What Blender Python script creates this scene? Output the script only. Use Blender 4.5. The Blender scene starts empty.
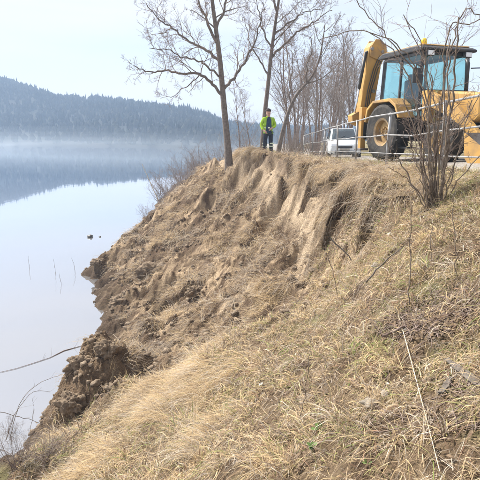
import bpy, bmesh, math, random
import numpy as np
from mathutils import Vector, Matrix
R = math.radians
random.seed(7); rng = np.random.default_rng(11)
SC = bpy.context.scene
COL = SC.collection

# ---------------------------------------------------------------- camera, sky, sun, exposure
F, PITCH, EYE = 500.0, math.atan(106 / 500.0), 6.0
cam = bpy.data.cameras.new('camera'); cam.sensor_width = 36; cam.lens = 36 * F / 480
cam.clip_start = 0.05; cam.clip_end = 6000
camo = bpy.data.objects.new('camera', cam); COL.objects.link(camo)
camo.location = (0, 0, EYE); camo.rotation_euler = (math.pi / 2 - PITCH, 0, 0)
SC.camera = camo

SUN_AZ, SUN_EL = R(-52), R(48)           # azimuth from +Y (view direction), negative = left
world = bpy.data.worlds.new('World'); SC.world = world; world.use_nodes = True
wn = world.node_tree.nodes; wl = world.node_tree.links
bg = wn['Background']; bg.inputs['Strength'].default_value = 0.060
sky = wn.new('ShaderNodeTexSky'); sky.sky_type = 'NISHITA'; sky.sun_disc = False
sky.sun_elevation = SUN_EL; sky.sun_rotation = SUN_AZ; sky.air_density = 1.0; sky.dust_density = 2.5; sky.ozone_density = 1.0
tc = wn.new('ShaderNodeTexCoord'); mp = wn.new('ShaderNodeMapping'); mp.inputs['Scale'].default_value = (1, 1, 8)
nz = wn.new('ShaderNodeTexNoise'); nz.inputs['Scale'].default_value = 1.7; nz.inputs['Detail'].default_value = 7; nz.inputs['Roughness'].default_value = .52
cr = wn.new('ShaderNodeValToRGB'); cr.color_ramp.elements[0].position = .28; cr.color_ramp.elements[1].position = .72
cr.color_ramp.elements[0].color = (.42, .42, .42, 1); cr.color_ramp.elements[1].color = (.95, .95, .95, 1)
mx = wn.new('ShaderNodeMixRGB'); mx.inputs[2].default_value = (8.5, 8.0, 7.9, 1)
wl.new(tc.outputs['Generated'], mp.inputs[0]); wl.new(mp.outputs[0], nz.inputs['Vector']); wl.new(nz.outputs['Fac'], cr.inputs[0])
wl.new(cr.outputs[0], mx.inputs[0]); wl.new(sky.outputs[0], mx.inputs[1]); wl.new(mx.outputs[0], bg.inputs['Color'])

sl = bpy.data.lights.new('sun', 'SUN'); sl.energy = 4.7; sl.angle = R(4); sl.color = (1, .955, .89)
so = bpy.data.objects.new('sun', sl); COL.objects.link(so)
sd = Vector((math.sin(SUN_AZ) * math.cos(SUN_EL), math.cos(SUN_AZ) * math.cos(SUN_EL), math.sin(SUN_EL)))
so.rotation_euler = sd.to_track_quat('Z', 'Y').to_euler(); so.location = (-20, 0, 40)
SC.view_settings.view_transform = 'Standard'; SC.view_settings.look = 'None'
SC.view_settings.exposure = 1.14; SC.view_settings.gamma = 1.0
SC.cycles.volume_bounces = 1; SC.cycles.max_bounces = 8; SC.cycles.volume_step_rate = 4
SC.cycles.use_denoising = True

# ---------------------------------------------------------------- helpers
def ray(px, py):
    u = (px - 240) / F; v = (240 - py) / F
    s, c = math.sin(PITCH), math.cos(PITCH)
    return np.array([u, c + v * s, -s + v * c])
def at(px, py, Y):                       # the point at depth Y (metres ahead) along a sight line
    d = ray(px, py); return np.array([0, 0, EYE]) + d * (Y / d[1])

PERM = np.random.default_rng(3).permutation(256); PERM = np.concatenate([PERM, PERM, PERM])
GR = np.random.default_rng(4).normal(size=(256, 3)); GR /= np.linalg.norm(GR, axis=1)[:, None]
def perlin(x, y, z=0.0):
    x, y, z = np.broadcast_arrays(np.asarray(x, float), np.asarray(y, float), np.asarray(z, float))
    xi, yi, zi = [np.floor(a).astype(int) for a in (x, y, z)]
    xf, yf, zf = x - xi, y - yi, z - zi
    u, v, w = [t * t * t * (t * (t * 6 - 15) + 10) for t in (xf, yf, zf)]
    out = 0
    for i in (0, 1):
        for j in (0, 1):
            for k in (0, 1):
                h = PERM[PERM[PERM[(xi + i) & 255] + ((yi + j) & 255)] + ((zi + k) & 255)]
                g = GR[h]
                d = g[..., 0] * (xf - i) + g[..., 1] * (yf - j) + g[..., 2] * (zf - k)
                out = out + d * (u if i else 1 - u) * (v if j else 1 - v) * (w if k else 1 - w)
    return out * 1.5
def fbm(x, y, z=0.0, o=4, g=.5):
    a, s, t = 1, 1, 0
    for i in range(o):
        t = t + a * perlin(np.asarray(x) * s + 17 * i, np.asarray(y) * s - 9 * i, z + 3.7 * i); a *= g; s *= 2.03
    return t
def smooth(a, b, x):
    t = np.clip((x - a) / (b - a), 0, 1); return t * t * (3 - 2 * t)

def mk(name, verts, faces, mat, parent=None, shade=False, kind=None, bevel=0, cols=None):
    me = bpy.data.meshes.new(name)
    me.from_pydata([tuple(v) for v in verts], [], [tuple(f) for f in faces]); me.update()
    return link(name, me, mat, parent, shade, kind, bevel, cols)
def mk_np(name, V, loops, starts, mat, parent=None, shade=False, kind=None, cols=None, fmat=None):
    me = bpy.data.meshes.new(name)
    V = np.asarray(V, np.float32); me.vertices.add(len(V)); me.vertices.foreach_set('co', V.ravel())
    loops = np.asarray(loops, np.int32); starts = np.asarray(starts, np.int32)
    me.loops.add(len(loops)); me.loops.foreach_set('vertex_index', loops)
    me.polygons.add(len(starts)); me.polygons.foreach_set('loop_start', starts)
    me.update(calc_edges=True); me.validate()
    return link(name, me, mat, parent, shade, kind, 0, cols)
def link(name, me, mat, parent=None, shade=False, kind=None, bevel=0, cols=None):
    if cols is not None:
        at_ = me.color_attributes.new('tint', 'FLOAT_COLOR', 'POINT')
        c4 = np.ones((len(cols), 4), np.float32); c4[:, :3] = cols
        at_.data.foreach_set('color', c4.ravel())
    for m in (mat if isinstance(mat, (list, tuple)) else [mat]): me.materials.append(m)
    if shade: me.polygons.foreach_set('use_smooth', np.ones(len(me.polygons), bool))
    o = bpy.data.objects.new(name, me); COL.objects.link(o)
    if parent is not None: o.parent = parent
    if kind: o['kind'] = kind
    if bevel:
        b = o.modifiers.new('bevel', 'BEVEL'); b.width = bevel; b.segments = 2; b.limit_method = 'ANGLE'; b.angle_limit = R(40)
    return o
def tag(o, label, cat, group=None):
    o['label'] = label; o['category'] = cat
    if group: o['group'] = group
    return o
def empty(name, loc=(0, 0, 0), rz=0, rx=0, ry=0):
    o = bpy.data.objects.new(name, None); COL.objects.link(o); o.empty_display_size = .2
    o.location = loc; o.rotation_euler = (rx, ry, rz); return o

class MB:
    def __init__(s): s.v = []; s.f = []
    def add(s, V, Fc):
        b = len(s.v); s.v += [tuple(p) for p in V]; s.f += [tuple(i + b for i in f) for f in Fc]; return s
    def box(s, c, d, rot=None):
        x, y, z = [k / 2 for k in d]
        P = [Vector((a, b, e)) for a in (-x, x) for b in (-y, y) for e in (-z, z)]
        if rot is not None: P = [rot @ p for p in P]
        return s.add([p + Vector(c) for p in P], [(0, 1, 3, 2), (4, 6, 7, 5), (0, 4, 5, 1), (2, 3, 7, 6), (0, 2, 6, 4), (1, 5, 7, 3)])
    def prism(s, prof, y0, y1, ins=0):            # prof: (x,z) outline, extruded along y
        n = len(prof); V = [(x, y0, z) for x, z in prof] + [(x, y1, z) for x, z in prof]
        return s.add(V, [tuple(range(n)), tuple(range(2 * n - 1, n - 1, -1))] + [(i, i + n, (i + 1) % n + n, (i + 1) % n) for i in range(n)])
    def bar(s, a, b, w, h=None):                   # rectangular bar from a to b
        a, b = Vector(a), Vector(b); d = (b - a); q = d.to_track_quat('X', 'Z').to_matrix()
        return s.box((a + b) / 2, (d.length, w, h or w), q)
    def tube(s, pts, rad, n=8, cap=True):
        V, Fc = tube(pts, rad, n, cap); return s.add(V, Fc)
    def lathe(s, prof, c=(0, 0, 0), n=32, axis='y'):   # prof: (radius, along)
        V = []; Fc = []
        for k in range(n):
            a = 2 * math.pi * k / n
            for r, t in prof:
                p = (r * math.cos(a), t, r * math.sin(a)) if axis == 'y' else (r * math.cos(a), r * math.sin(a), t) if axis == 'z' else (t, r * math.cos(a), r * math.sin(a))
                V.append((p[0] + c[0], p[1] + c[1], p[2] + c[2]))
        m = len(prof)
        for k in range(n):
            k2 = (k + 1) % n
            for i in range(m - 1): Fc.append((k * m + i, k * m + i + 1, k2 * m + i + 1, k2 * m + i))
        return s.add(V, Fc)
    def build(s, name, mat, parent=None, shade=False, bevel=0, kind=None):
        return mk(name, s.v, s.f, mat, parent, shade, kind, bevel)

def tube(pts, rad, n=6, cap=True):
    P = np.asarray(pts, float); m = len(P)
    r = np.full(m, rad) if np.isscalar(rad) else np.asarray(rad, float)
    T = np.gradient(P, axis=0); T /= np.linalg.norm(T, axis=1)[:, None] + 1e-9
    ref = np.array([0.13, .31, .94]) if abs(T[0] @ np.array([0.13, .31, .94])) < .9 else np.array([.97, .2, .1])
    U = np.cross(T, ref); U /= np.linalg.norm(U, axis=1)[:, None] + 1e-9
    W = np.cross(T, U)
    a = np.arange(n) * 2 * math.pi / n
    V = (P[:, None] + r[:, None, None] * (np.cos(a)[None, :, None] * U[:, None] + np.sin(a)[None, :, None] * W[:, None])).reshape(-1, 3)
    Fc = [(i * n + k, i * n + (k + 1) % n, (i + 1) * n + (k + 1) % n, (i + 1) * n + k) for i in range(m - 1) for k in range(n)]
    if cap: Fc += [tuple(range(n - 1, -1, -1)), tuple(range((m - 1) * n, m * n))]
    return V, Fc

class TB:                                          # fast collector of many thin tubes
    def __init__(s): s.V = []; s.Q = []; s.n = 0
    def tube(s, P, r, n=3):
        V, _ = tube(P, r, n, False); m = len(P)
        i = np.arange(m - 1)[:, None] * n; k = np.arange(n)[None, :]; k2 = (k + 1) % n
        q = np.stack([i + k, i + k2, i + n + k2, i + n + k], -1).reshape(-1, 4) + s.n
        s.V.append(V); s.Q.append(q); s.n += len(V)
    def build(s, name, mat, parent=None, kind=None):
        V = np.concatenate(s.V); q = np.concatenate(s.Q)
        return mk_np(name, V, q.ravel(), np.arange(len(q)) * 4, mat, parent, True, kind)

def walk(p, d, L, n, wob, up, r_):
    P = [np.array(p, float)]; d = np.array(d, float); d /= np.linalg.norm(d)
    for k in range(n):
        d = d + r_.normal(size=3) * wob + np.array([0, 0, up]); d /= np.linalg.norm(d); P.append(P[-1] + d * L / n)
    return np.array(P)
# ---------------------------------------------------------------- materials
def mat(name, col, rough=.7, col2=None, scale=6, bump=0, metal=0, spec=.4, detail=6, bscale=None, contrast=(.35, .65)):
    m = bpy.data.materials.new(name); m.use_nodes = True
    n, l = m.node_tree.nodes, m.node_tree.links; b = n['Principled BSDF']
    b.inputs['Base Color'].default_value = (*col, 1); b.inputs['Roughness'].default_value = rough
    b.inputs['Metallic'].default_value = metal; b.inputs['Specular IOR Level'].default_value = spec
    g = n.new('ShaderNodeNewGeometry')
    if col2 is not None:
        t = n.new('ShaderNodeTexNoise'); t.inputs['Scale'].default_value = scale; t.inputs['Detail'].default_value = detail
        l.new(g.outputs['Position'], t.inputs['Vector'])
        r = n.new('ShaderNodeValToRGB'); r.color_ramp.elements[0].position, r.color_ramp.elements[1].position = contrast
        r.color_ramp.elements[0].color = (*col, 1); r.color_ramp.elements[1].color = (*col2, 1)
        l.new(t.outputs['Fac'], r.inputs[0]); l.new(r.outputs[0], b.inputs['Base Color'])
    if bump:
        t2 = n.new('ShaderNodeTexNoise'); t2.inputs['Scale'].default_value = bscale or scale * 3; t2.inputs['Detail'].default_value = 5
        l.new(g.outputs['Position'], t2.inputs['Vector'])
        bp = n.new('ShaderNodeBump'); bp.inputs['Strength'].default_value = bump; bp.inputs['Distance'].default_value = .03
        l.new(t2.outputs['Fac'], bp.inputs['Height']); l.new(bp.outputs[0], b.inputs['Normal'])
    return m
def blade_mat(name, trans=.35, gain=1):
    m = bpy.data.materials.new(name); m.use_nodes = True
    n, l = m.node_tree.nodes, m.node_tree.links; n.remove(n['Principled BSDF'])
    a = n.new('ShaderNodeAttribute'); a.attribute_name = 'tint'
    d = n.new('ShaderNodeBsdfDiffuse'); t = n.new('ShaderNodeBsdfTranslucent'); x = n.new('ShaderNodeMixShader'); x.inputs[0].default_value = trans
    l.new(a.outputs['Color'], d.inputs[0]); l.new(a.outputs['Color'], t.inputs[0])
    l.new(d.outputs[0], x.inputs[1]); l.new(t.outputs[0], x.inputs[2]); l.new(x.outputs[0], n['Material Output'].inputs[0])
    return m
def glass_mat(name, tint=(.55, .75, .75), alpha=.35):
    m = bpy.data.materials.new(name); m.use_nodes = True
    n, l = m.node_tree.nodes, m.node_tree.links; n.remove(n['Principled BSDF'])
    tr = n.new('ShaderNodeBsdfTransparent'); tr.inputs[0].default_value = (*tint, 1)
    gl = n.new('ShaderNodeBsdfGlossy'); gl.inputs['Roughness'].default_value = .03; gl.inputs[0].default_value = (.9, .95, 1, 1)
    x = n.new('ShaderNodeMixShader'); lw = n.new('ShaderNodeLayerWeight'); lw.inputs['Blend'].default_value = .12
    ad = n.new('ShaderNodeMath'); ad.inputs[1].default_value = alpha; pw = n.new('ShaderNodeMath'); pw.operation = 'POWER'; pw.inputs[1].default_value = 4; l.new(lw.outputs['Facing'], pw.inputs[0]); l.new(pw.outputs[0], ad.inputs[0])
    l.new(ad.outputs[0], x.inputs[0]); l.new(tr.outputs[0], x.inputs[1]); l.new(gl.outputs[0], x.inputs[2]); l.new(x.outputs[0], n['Material Output'].inputs[0])
    return m
M = {}
M['bark'] = mat('bark', (.12, .098, .083), .9, (.22, .185, .16), 9, .6, spec=.1, contrast=(.3, .7))
M['bark_brown'] = mat('bark_brown', (.15, .105, .085), .9, (.27, .21, .18), 12, .5, spec=.1)
M['twig'] = mat('twig', (.19, .145, .12), .9, (.30, .235, .20), 3, 0, spec=.1)
M['twig_far'] = mat('twig_far', (.22, .185, .165), .9, (.31, .27, .245), 1, 0, spec=.1)
M['bush_bark'] = mat('bush_bark', (.105, .078, .058), .85, (.24, .195, .15), 14, .3, spec=.15)
M['yellow'] = mat('yellow_paint', (.50, .29, .08), .6, (.22, .145, .08), 2.6, .12, spec=.35, detail=9, contrast=(.45, .78))
M['rim'] = mat('dusty_rim_paint', (.38, .245, .10), .7, (.20, .145, .09), 4, .1)
M['black'] = mat('black_paint', (.025, .026, .03), .5, (.05, .048, .045), 5)
M['rubber'] = mat('tyre_rubber', (.022, .021, .02), .85, (.055, .048, .04), 6, .3)
M['steel'] = mat('worn_steel', (.30, .28, .26), .45, (.18, .14, .11), 5, .2, metal=.6)
M['chrome'] = mat('chrome_rod', (.75, .76, .78), .2, metal=1)
M['galv'] = mat('galvanised_pipe', (.34, .345, .35), .55, (.20, .185, .17), 5, .15, metal=.3)
M['glass'] = glass_mat('cab_glass', (.78, .92, .92), .07)
M['car_glass'] = glass_mat('car_glass', (.3, .36, .38), .14)
M['car_paint'] = mat('white_car_paint', (.74, .78, .80), .3, (.66, .69, .70), 1.5, spec=.6)
M['lamp'] = mat('lamp_lens', (.75, .78, .8), .15, spec=.8)
M['beacon'] = mat('amber_beacon', (.9, .62, .03), .25, spec=.6)
M['seat'] = mat('seat_cloth', (.05, .05, .055), .9, (.09, .09, .1), 20)
M['hivis'] = mat('hi_vis_cloth', (.40, .62, .05), .8, (.27, .44, .06), 7, .5, spec=.1)
M['navy'] = mat('navy_cloth', (.025, .045, .09), .85, (.05, .08, .14), 8, .4, spec=.1)
M['trouser'] = mat('dark_trousers', (.028, .032, .045), .9, (.05, .055, .07), 8, .4, spec=.1)
M['reflect'] = mat('reflective_band', (.70, .80, .55), .5, (.8, .85, .7), 30)
M['skin'] = mat('skin', (.55, .34, .25), .6, (.48, .28, .2), 12)
M['hair'] = mat('dark_hair', (.03, .02, .018), .8, (.06, .04, .035), 30, .5)
M['boot'] = mat('boot_leather', (.03, .026, .022), .7, (.06, .05, .04), 20)
M['stone'] = mat('pale_stone', (.20, .17, .135), .9, (.33, .29, .235), 14, .5, spec=.05)
M['dark_stone'] = mat('wet_dark_stone', (.06, .06, .055), .45, (.13, .12, .10), 9, .6)
M['paper'] = mat('white_scrap', (.46, .43, .38), .85, (.34, .31, .26), 20, .3)
M['plank'] = mat('weathered_wood', (.17, .15, .13), .9, (.10, .085, .07), 18, .4, spec=.05)
M['leaf'] = mat('green_leaf', (.07, .13, .03), .75, (.12, .19, .05), 25)
M['blade'] = blade_mat('dry_grass_blade', .3)
M['straw_stalk'] = mat('straw_stalk', (.62, .53, .38), .7, (.50, .40, .26), 12)
M['dull_straw'] = mat('dull_straw', (.30, .24, .165), .8, (.42, .34, .23), 12)
M['clod'] = mat('soil_clod', (.155, .115, .08), .95, (.30, .235, .17), 9, .9, spec=.1, bscale=40, contrast=(.3, .7))
M['sod'] = mat('sod_soil', (.12, .088, .062), .95, (.27, .205, .14), 7, .9, spec=.1, bscale=35, contrast=(.3, .7))

# ---------------------------------------------------------------- terrain
PK = np.array([(-20, 5.65), (0, 5.55), (5, 5.5), (8, 5.45), (14, 5.27), (20, 5.05), (27, 4.7), (40, 4.4), (80, 4.1), (120, 4.0), (500, 5)])
def plateau(y): return np.interp(y, PK[:, 0], PK[:, 1])
SEC = [(-20, [(-6.5, 0), (-3.6, 2.0), (-1.5, 3.7), (.3, 4.7), (2, 5.3)]),
       (-4, [(-5.5, 0), (-3.0, 2.0), (-1.0, 3.6), (.5, 4.55), (2, 5.2)]),
       (0, [(-5.0, 0), (-2.7, 1.8), (-1.0, 3.45), (.4, 4.5), (1.9, 5.1)]),
       (4, [(-4.9, 0), (-2.7, 1.35), (-.9, 2.75), (.6, 3.9), (1.9, 4.9)]),
       (6.5, [(-4.6, 0), (-2.9, .95), (-.6, 2.7), (1.2, 3.75), (2.2, 4.95)]),
       (8.3, [(-4.2, 0), (-2.7, .85), (-.5, 2.2), (1.3, 3.15), (2.2, 5.1)]),
       (12, [(-3.6, 0), (-2.4, .8), (-.4, 2.0), (1.3, 3.15), (2.25, 5.1)]),
       (16, [(-4.5, 0), (-2.7, .8), (-.6, 2.2), (1.0, 3.5), (1.9, 5.1)]),
       (21, [(-6.4, 0), (-4.2, 1.2), (-2.0, 2.6), (-.3, 3.9), (.7, 5.25)]),
       (27, [(-6.4, 0), (-4.8, 1.6), (-3.0, 3.2), (-1.4, 4.4), (.1, 5.0)]),
       (34, [(-6.8, 0), (-5.2, .8), (-3.5, 2.0), (-2, 3.2), (0, 4.3)]),
       (60, [(-8, 0), (-6, 1.0), (-4, 2.0), (-2, 3.0), (0, 3.9)]),
       (100, [(-3, 0), (-1, 1.0), (1, 2.0), (3, 3.0), (5, 3.8)]),
       (160, [(30, 0), (32, 1), (34, 2), (36, 3), (40, 3.8)]),
       (420, [(170, 0), (175, 1), (180, 2), (190, 3), (200, 3.8)])]
SY = np.array([s[0] for s in SEC]); SX = np.array([[p[0] for p in s[1]] for s in SEC]); SZ = np.array([[p[1] for p in s[1]] for s in SEC])
def seg(a, b, st): return list(np.arange(a, b, st))
xg = np.array(seg(-60, -9, 5) + seg(-9, -7, .25) + seg(-7, -4.6, .05) + seg(-4.6, 3.3, .029) + seg(3.3, 5, .12) + seg(5, 12, .5) + seg(12, 60, 4) + seg(60, 420, 24))
yg = np.array(seg(-20, -4, 2) + seg(-4, .6, .25) + seg(.6, 6, .033) + seg(6, 14, .042) + seg(14, 30, .075) + seg(30, 60, .4) + seg(60, 130, 3) + seg(130, 440, 15))
X, Y = np.meshgrid(xg, yg)

ROAD_X0 = 3.75
def base_height(X, Y):
    Z = np.zeros_like(X)
    ys = Y[:, 0]
    KX = np.stack([np.interp(ys, SY, SX[:, i]) for i in range(5)], 1); KZ = np.stack([np.interp(ys, SY, SZ[:, i]) for i in range(5)], 1)
    # ragged scarp edge: niches bite back into the bank, ribs stand out
    rg = .34 * fbm(ys * .55, 3.3, o=3) + .16 * perlin(ys * 1.9, 8.1)
    rg *= smooth(6.0, 8.0, ys) * (1 - smooth(26, 34, ys))
    KX[:, 4] += rg; KX[:, 3] += rg * .75 + .22 * perlin(ys * .8, 21.) * smooth(6, 8, ys)
    sh = (.35 * fbm(ys * .35, 11.1, o=4) + .25 * perlin(ys * 1.3, 31.)) * smooth(-2, 6, ys)
    KX[:, 0] += sh; KX[:, 1] += sh * .7
    for j in range(len(ys)):
        px_ = np.concatenate([[KX[j, 0] - 40, KX[j, 0] - 2.5], KX[j], [max(3.2, KX[j, 4] + 1), max(3.2, KX[j, 4] + 1) + 300]])
        pl = plateau(ys[j]); pz_ = np.concatenate([[-6, -1.1], KZ[j], [pl, pl + 2]])
        Z[j] = np.interp(X[j], px_, pz_)
    tr = (X - KX[:, 1:2]) / (KX[:, 3:4] - KX[:, 1:2])
    return Z, KX, tr
Z, KX, TR = base_height(X, Y)
edge = KX[:, 4:5]; foot = KX[:, 3:4]; shore = KX[:, 0:1]
SLUMP = smooth(6.3, 9.0, Y + .35 * X) * smooth(-.9, .0, (X - shore)) * (1 - smooth(-.05, .35, X - foot))
SCARP = smooth(6.2, 7.6, Y) * (1 - smooth(27, 33, Y)) * smooth(-.35, .05, X - foot) * (1 - smooth(.0, .45, X - edge))
PLAT = smooth(.2, 1.0, X - edge)
ROADM = smooth(3.3, 3.6, X) * (1 - smooth(100, 120, Y))
NEAR = 1 - smooth(40, 70, Y)
# noise relief
ridg = 1 - np.abs(fbm(X * .75, Y * .75, 1.0, 4))
lum = fbm(X * 1.1, Y * 1.1, 5.0, 5, .55)
fine = fbm(X * 5, Y * 5, 9.0, 3, .55)
rill = fbm(Y * 1.9 + .5 * X + .9 * fbm(X * .9, Y * .9, 17., 2), X * .55, 2.0, 4, .6)            # flutes running down the fall line
amp = .07 + .17 * SLUMP + .08 * SCARP
Z += (lum * amp + (ridg - .75) * .10 * SLUMP) * (1 - PLAT * .8) * NEAR * (1 - ROADM)
Z += fine * (.018 + .022 * SLUMP + .015 * SCARP) * (1 - ROADM) * NEAR
Z += rill * (.07 * SCARP + .06 * SLUMP) + fbm(X * 2.3, Y * 2.3, 55., 3) * .06 * SCARP * NEAR
Z += .12 * smooth(-.35, .0, X - edge) * (1 - smooth(.0, .6, X - edge)) * smooth(6.5, 8.5, Y) * NEAR     # sod lip stands proud
Z -= .06 * ROADM
Z += fbm(Y * 2.6, Z * 2.6 + .6 * X, 88., 4, .6) * .07 * SCARP * NEAR
Z -= .62 * np.exp(-((X - (edge - .13)) / .17) ** 2) * (.25 + .75 * smooth(-.2, .25, fbm(Y * .8, 0 * Y, 93., 2))) * smooth(7, 8.2, Y) * (1 - smooth(23, 27, Y))      # undercut below the turf
LM = np.zeros_like(Z); LZ = np.zeros_like(Z)
def lump(cx, cy, r, h, ax=1.0, ang=0, p=2.0):
    x0, x1 = np.searchsorted(xg, [cx - r * 1.5 * max(ax, 1), cx + r * 1.5 * max(ax, 1)]); y0, y1 = np.searchsorted(yg, [cy - r * 1.5 * max(ax, 1), cy + r * 1.5 * max(ax, 1)])
    if x1 <= x0 or y1 <= y0: return
    xx, yy = X[y0:y1, x0:x1] - cx, Y[y0:y1, x0:x1] - cy
    c, s = math.cos(ang), math.sin(ang); a = (xx * c + yy * s) / ax; b = -xx * s + yy * c
    d = np.sqrt(a * a + b * b) / r + .22 * perlin(X[y0:y1, x0:x1] * 2.2 / r * .5, Y[y0:y1, x0:x1] * 2.2 / r * .5, cx * 3)
    k = np.clip(1 - np.clip(d, 0, 1) ** p, 0, 1); 
    if h > 0: LZ[y0:y1, x0:x1] = np.maximum(LZ[y0:y1, x0:x1], h * k)
    else: Z[y0:y1, x0:x1] += h * k
    if r > .1: LM[y0:y1, x0:x1] = np.maximum(LM[y0:y1, x0:x1], k * (.45 + .55 * ((cx * 7.77 + cy * 3.1) % 1)))
# broken sod lumps lying on the slump
lr = np.random.default_rng(21)
for i in range(1250):
    cy = 6.8 + 22 * lr.random() ** 1.15; j = np.searchsorted(yg, cy)
    cx = KX[j, 0] - .1 + (KX[j, 3] - KX[j, 0] + .1) * lr.random() ** 1.3
    if cx > 3.3 * 0 + 1.6 - .9 * (cy < 8.5): continue
    r = .08 + .38 * lr.random() ** 2.0
    lump(cx, cy, r, r * (.28 + .34 * lr.random()), 1 + lr.random() * .9, lr.random() * 3.1, 2.2)
for i in range(70):                          # chunks hanging on the scarp face
    cy = 7.2 + 17 * lr.random(); j = np.searchsorted(yg, cy); cx = KX[j, 3] - .3 + (KX[j, 4] - KX[j, 3]) * lr.random()
    r = .08 + .22 * lr.random() ** 2; lump(cx, cy, r, r * (.5 + .6 * lr.random()), 1 + lr.random() * .8, lr.random() * 3.1, 2.6)
for (cx, cy, r, h, ax, ang) in [(-2.9, 9.2, 1.05, 1.05, 1.15, .9), (-2.95, 9.5, .6, 1.35, 1.0, .7), (-2.6, 10.2, .6, .5, 1, 0), (-2.3, 8.3, .6, .35, 1.3, .4), (-3.1, 8.6, .4, .35, 1.2, .4),
                               (-3.6, 16.4, .55, .5, 2.0, .25), (-2.3, 15.9, .5, .45, 1.7, .15), (-5.9, 21.2, .7, .4, 1.5, 0.1),
                               (-5.6, 23.2, .7, .45, 1.5, .3), (-6.0, 25.6, .7, .45, 1.4, .2), (-3.6, 19, .8, .3, 1.2, .2), (-3.4, 22.5, .6, .35, 1.2, .2)]:
    lump(cx, cy, r, h, ax, ang, 2.6)
LZ[1:-1, 1:-1] = (LZ[1:-1, 1:-1] * 4 + LZ[:-2, 1:-1] + LZ[2:, 1:-1] + LZ[1:-1, :-2] + LZ[1:-1, 2:]) / 8; Z += LZ
# bilinear sampler
def sampler(A):
    def f(x, y):
        i = np.clip(np.searchsorted(xg, x) - 1, 0, len(xg) - 2); j = np.clip(np.searchsorted(yg, y) - 1, 0, len(yg) - 2)
        u = np.clip((x - xg[i]) / (xg[i + 1] - xg[i]), 0, 1); v = np.clip((y - yg[j]) / (yg[j + 1] - yg[j]), 0, 1)
        return A[j, i] * (1 - u) * (1 - v) + A[j, i + 1] * u * (1 - v) + A[j + 1, i] * (1 - u) * v + A[j + 1, i + 1] * u * v
    return f
H0 = sampler(Z)
def hit(px, py, tmax=60):                     # where a sight line meets the bank
    d = ray(px, py); t = np.arange(1.2, tmax, .02); P = np.array([0, 0, EYE])[None] + t[:, None] * d[None]
    k = np.nonzero(P[:, 2] < H0(P[:, 0], P[:, 1]))[0]
    return P[k[0]] if len(k) else None
# hollows under the torn sod lip
for (px, py, r, h, ax, ang) in [(287, 180, .55, -.75, 1.5, .35), (275, 212, .5, -.5, 1.6, .3), (356, 184, .42, -.55, 1.4, .5),
                               (384, 198, .28, -.3, 1.5, .5), (318, 186, .4, -.5, 1.3, .3), (335, 200, .35, -.35, 1.5, .4), (225, 186, .8, -.6, 1.4, .5), (207, 200, .6, -.5, 1.4, .5),
                               (245, 178, .5, -.5, 1.3, .5), (262, 235, .4, -.35, 1.6, .3), (180, 292, .35, -.4, 2.4, .2), (160, 300, .3, -.3, 1.8, .2), 
                               (255, 386, .13, -.25, 1.4, .3), (150, 268, .35, -.25, 1.6, .1)]:
    p = hit(px, py)
    if p is not None: lump(p[0], p[1], r * 1.05, h * 1.5, ax, ang, 2.6)
Z += LM * (.055 * fbm(X * 4.5, Y * 4.5, 71., 4, .62) + .03 * perlin(X * 11, Y * 11, 3.)) * NEAR
H = sampler(Z)
MOUND = 1 - smooth(.75, 1.25, np.hypot((X + 2.85) / 1.1, (Y - 9.2) / 1.15) + .25 * perlin(X * 1.5, Y * 1.5, 3.)); s_mound = sampler(MOUND); Z += MOUND * (.16 * fbm(X * 2.6, Y * 2.6, 77., 4, .6) + .03 * perlin(X * 9, Y * 9, 5.)); H = sampler(Z)
Zs = Z.copy()
for _ in range(6):
    Zs[1:-1, 1:-1] = (Zs[1:-1, 1:-1] * 2 + Zs[:-2, 1:-1] + Zs[2:, 1:-1] + Zs[1:-1, :-2] + Zs[1:-1, 2:]) / 6
GX = np.gradient(Zs, xg, axis=1); GY = np.gradient(Zs, yg, axis=0)
gx_, gy_ = sampler(GX), sampler(GY)
s_slump, s_scarp, s_plat, s_edge = sampler(SLUMP), sampler(SCARP), sampler(PLAT), sampler(np.broadcast_to(edge, X.shape).copy())
s_foot, s_shore = sampler(np.broadcast_to(foot, X.shape).copy()), sampler(np.broadcast_to(shore, X.shape).copy())

# soil colour: what kind of ground lies where (turf litter, bare sandy soil, dark root soil, wet mud), plus shade painted under the turf
n1 = fbm(X * .9, Y * .9, 13., 4); n2 = fbm(X * 3.2, Y * 3.2, 23., 4, .6); n3 = fbm(X * .4, Y * .4, 40., 3)
def mixc(a, b, t): return a * (1 - t[..., None]) + b * t[..., None]
C = np.zeros(X.shape + (3,)) + np.array([.17, .125, .08])                      # litter under the grass
C = mixc(C, np.array([.09, .062, .04]), smooth(-.15, .5, n2))
C = mixc(C, np.array([.24, .25, .105]), smooth(.1, .6, n1) * (1 - SLUMP) * .5)
C = mixc(C, np.array([.46, .35, .235]), SLUMP * smooth(-.5, .3, n1))              # sandy slump
C = mixc(C, np.array([.135, .092, .06]), SLUMP * smooth(.0, .5, n2 - .3 * n1) * .9)  # root-dark crumbs
C = mixc(C, np.array([.50, .395, .28]), SCARP * smooth(-.7, -.1, n1 + .3 * n2))        # fresh face
C = mixc(C, np.array([.15, .108, .078]), SCARP * smooth(.35, .8, n2 - .4 * n1) * .6)
C = mixc(C, np.array([.40, .36, .17]), PLAT * smooth(-.4, .4, n3 + .4 * n2) * .8)
C = mixc(C, np.array([.13, .09, .06]), np.maximum(SLUMP * .8, SCARP * .35) * smooth(.12, .6, LM) * smooth(-.35, .25, n2 + .6 * n3))
C = mixc(C, np.array([.165, .115, .075]), MOUND * .8)
tops = np.clip((edge - X), 0, 3); C = mixc(C, np.array([.125, .088, .064]), SCARP * (1 - smooth(.18, .50, tops + .22 * n2)) * smooth(-.3, .2, n1 + .6 * n3) * .9)   # dark topsoil band, doubling as painted shade for the hollows under the turf
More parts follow.
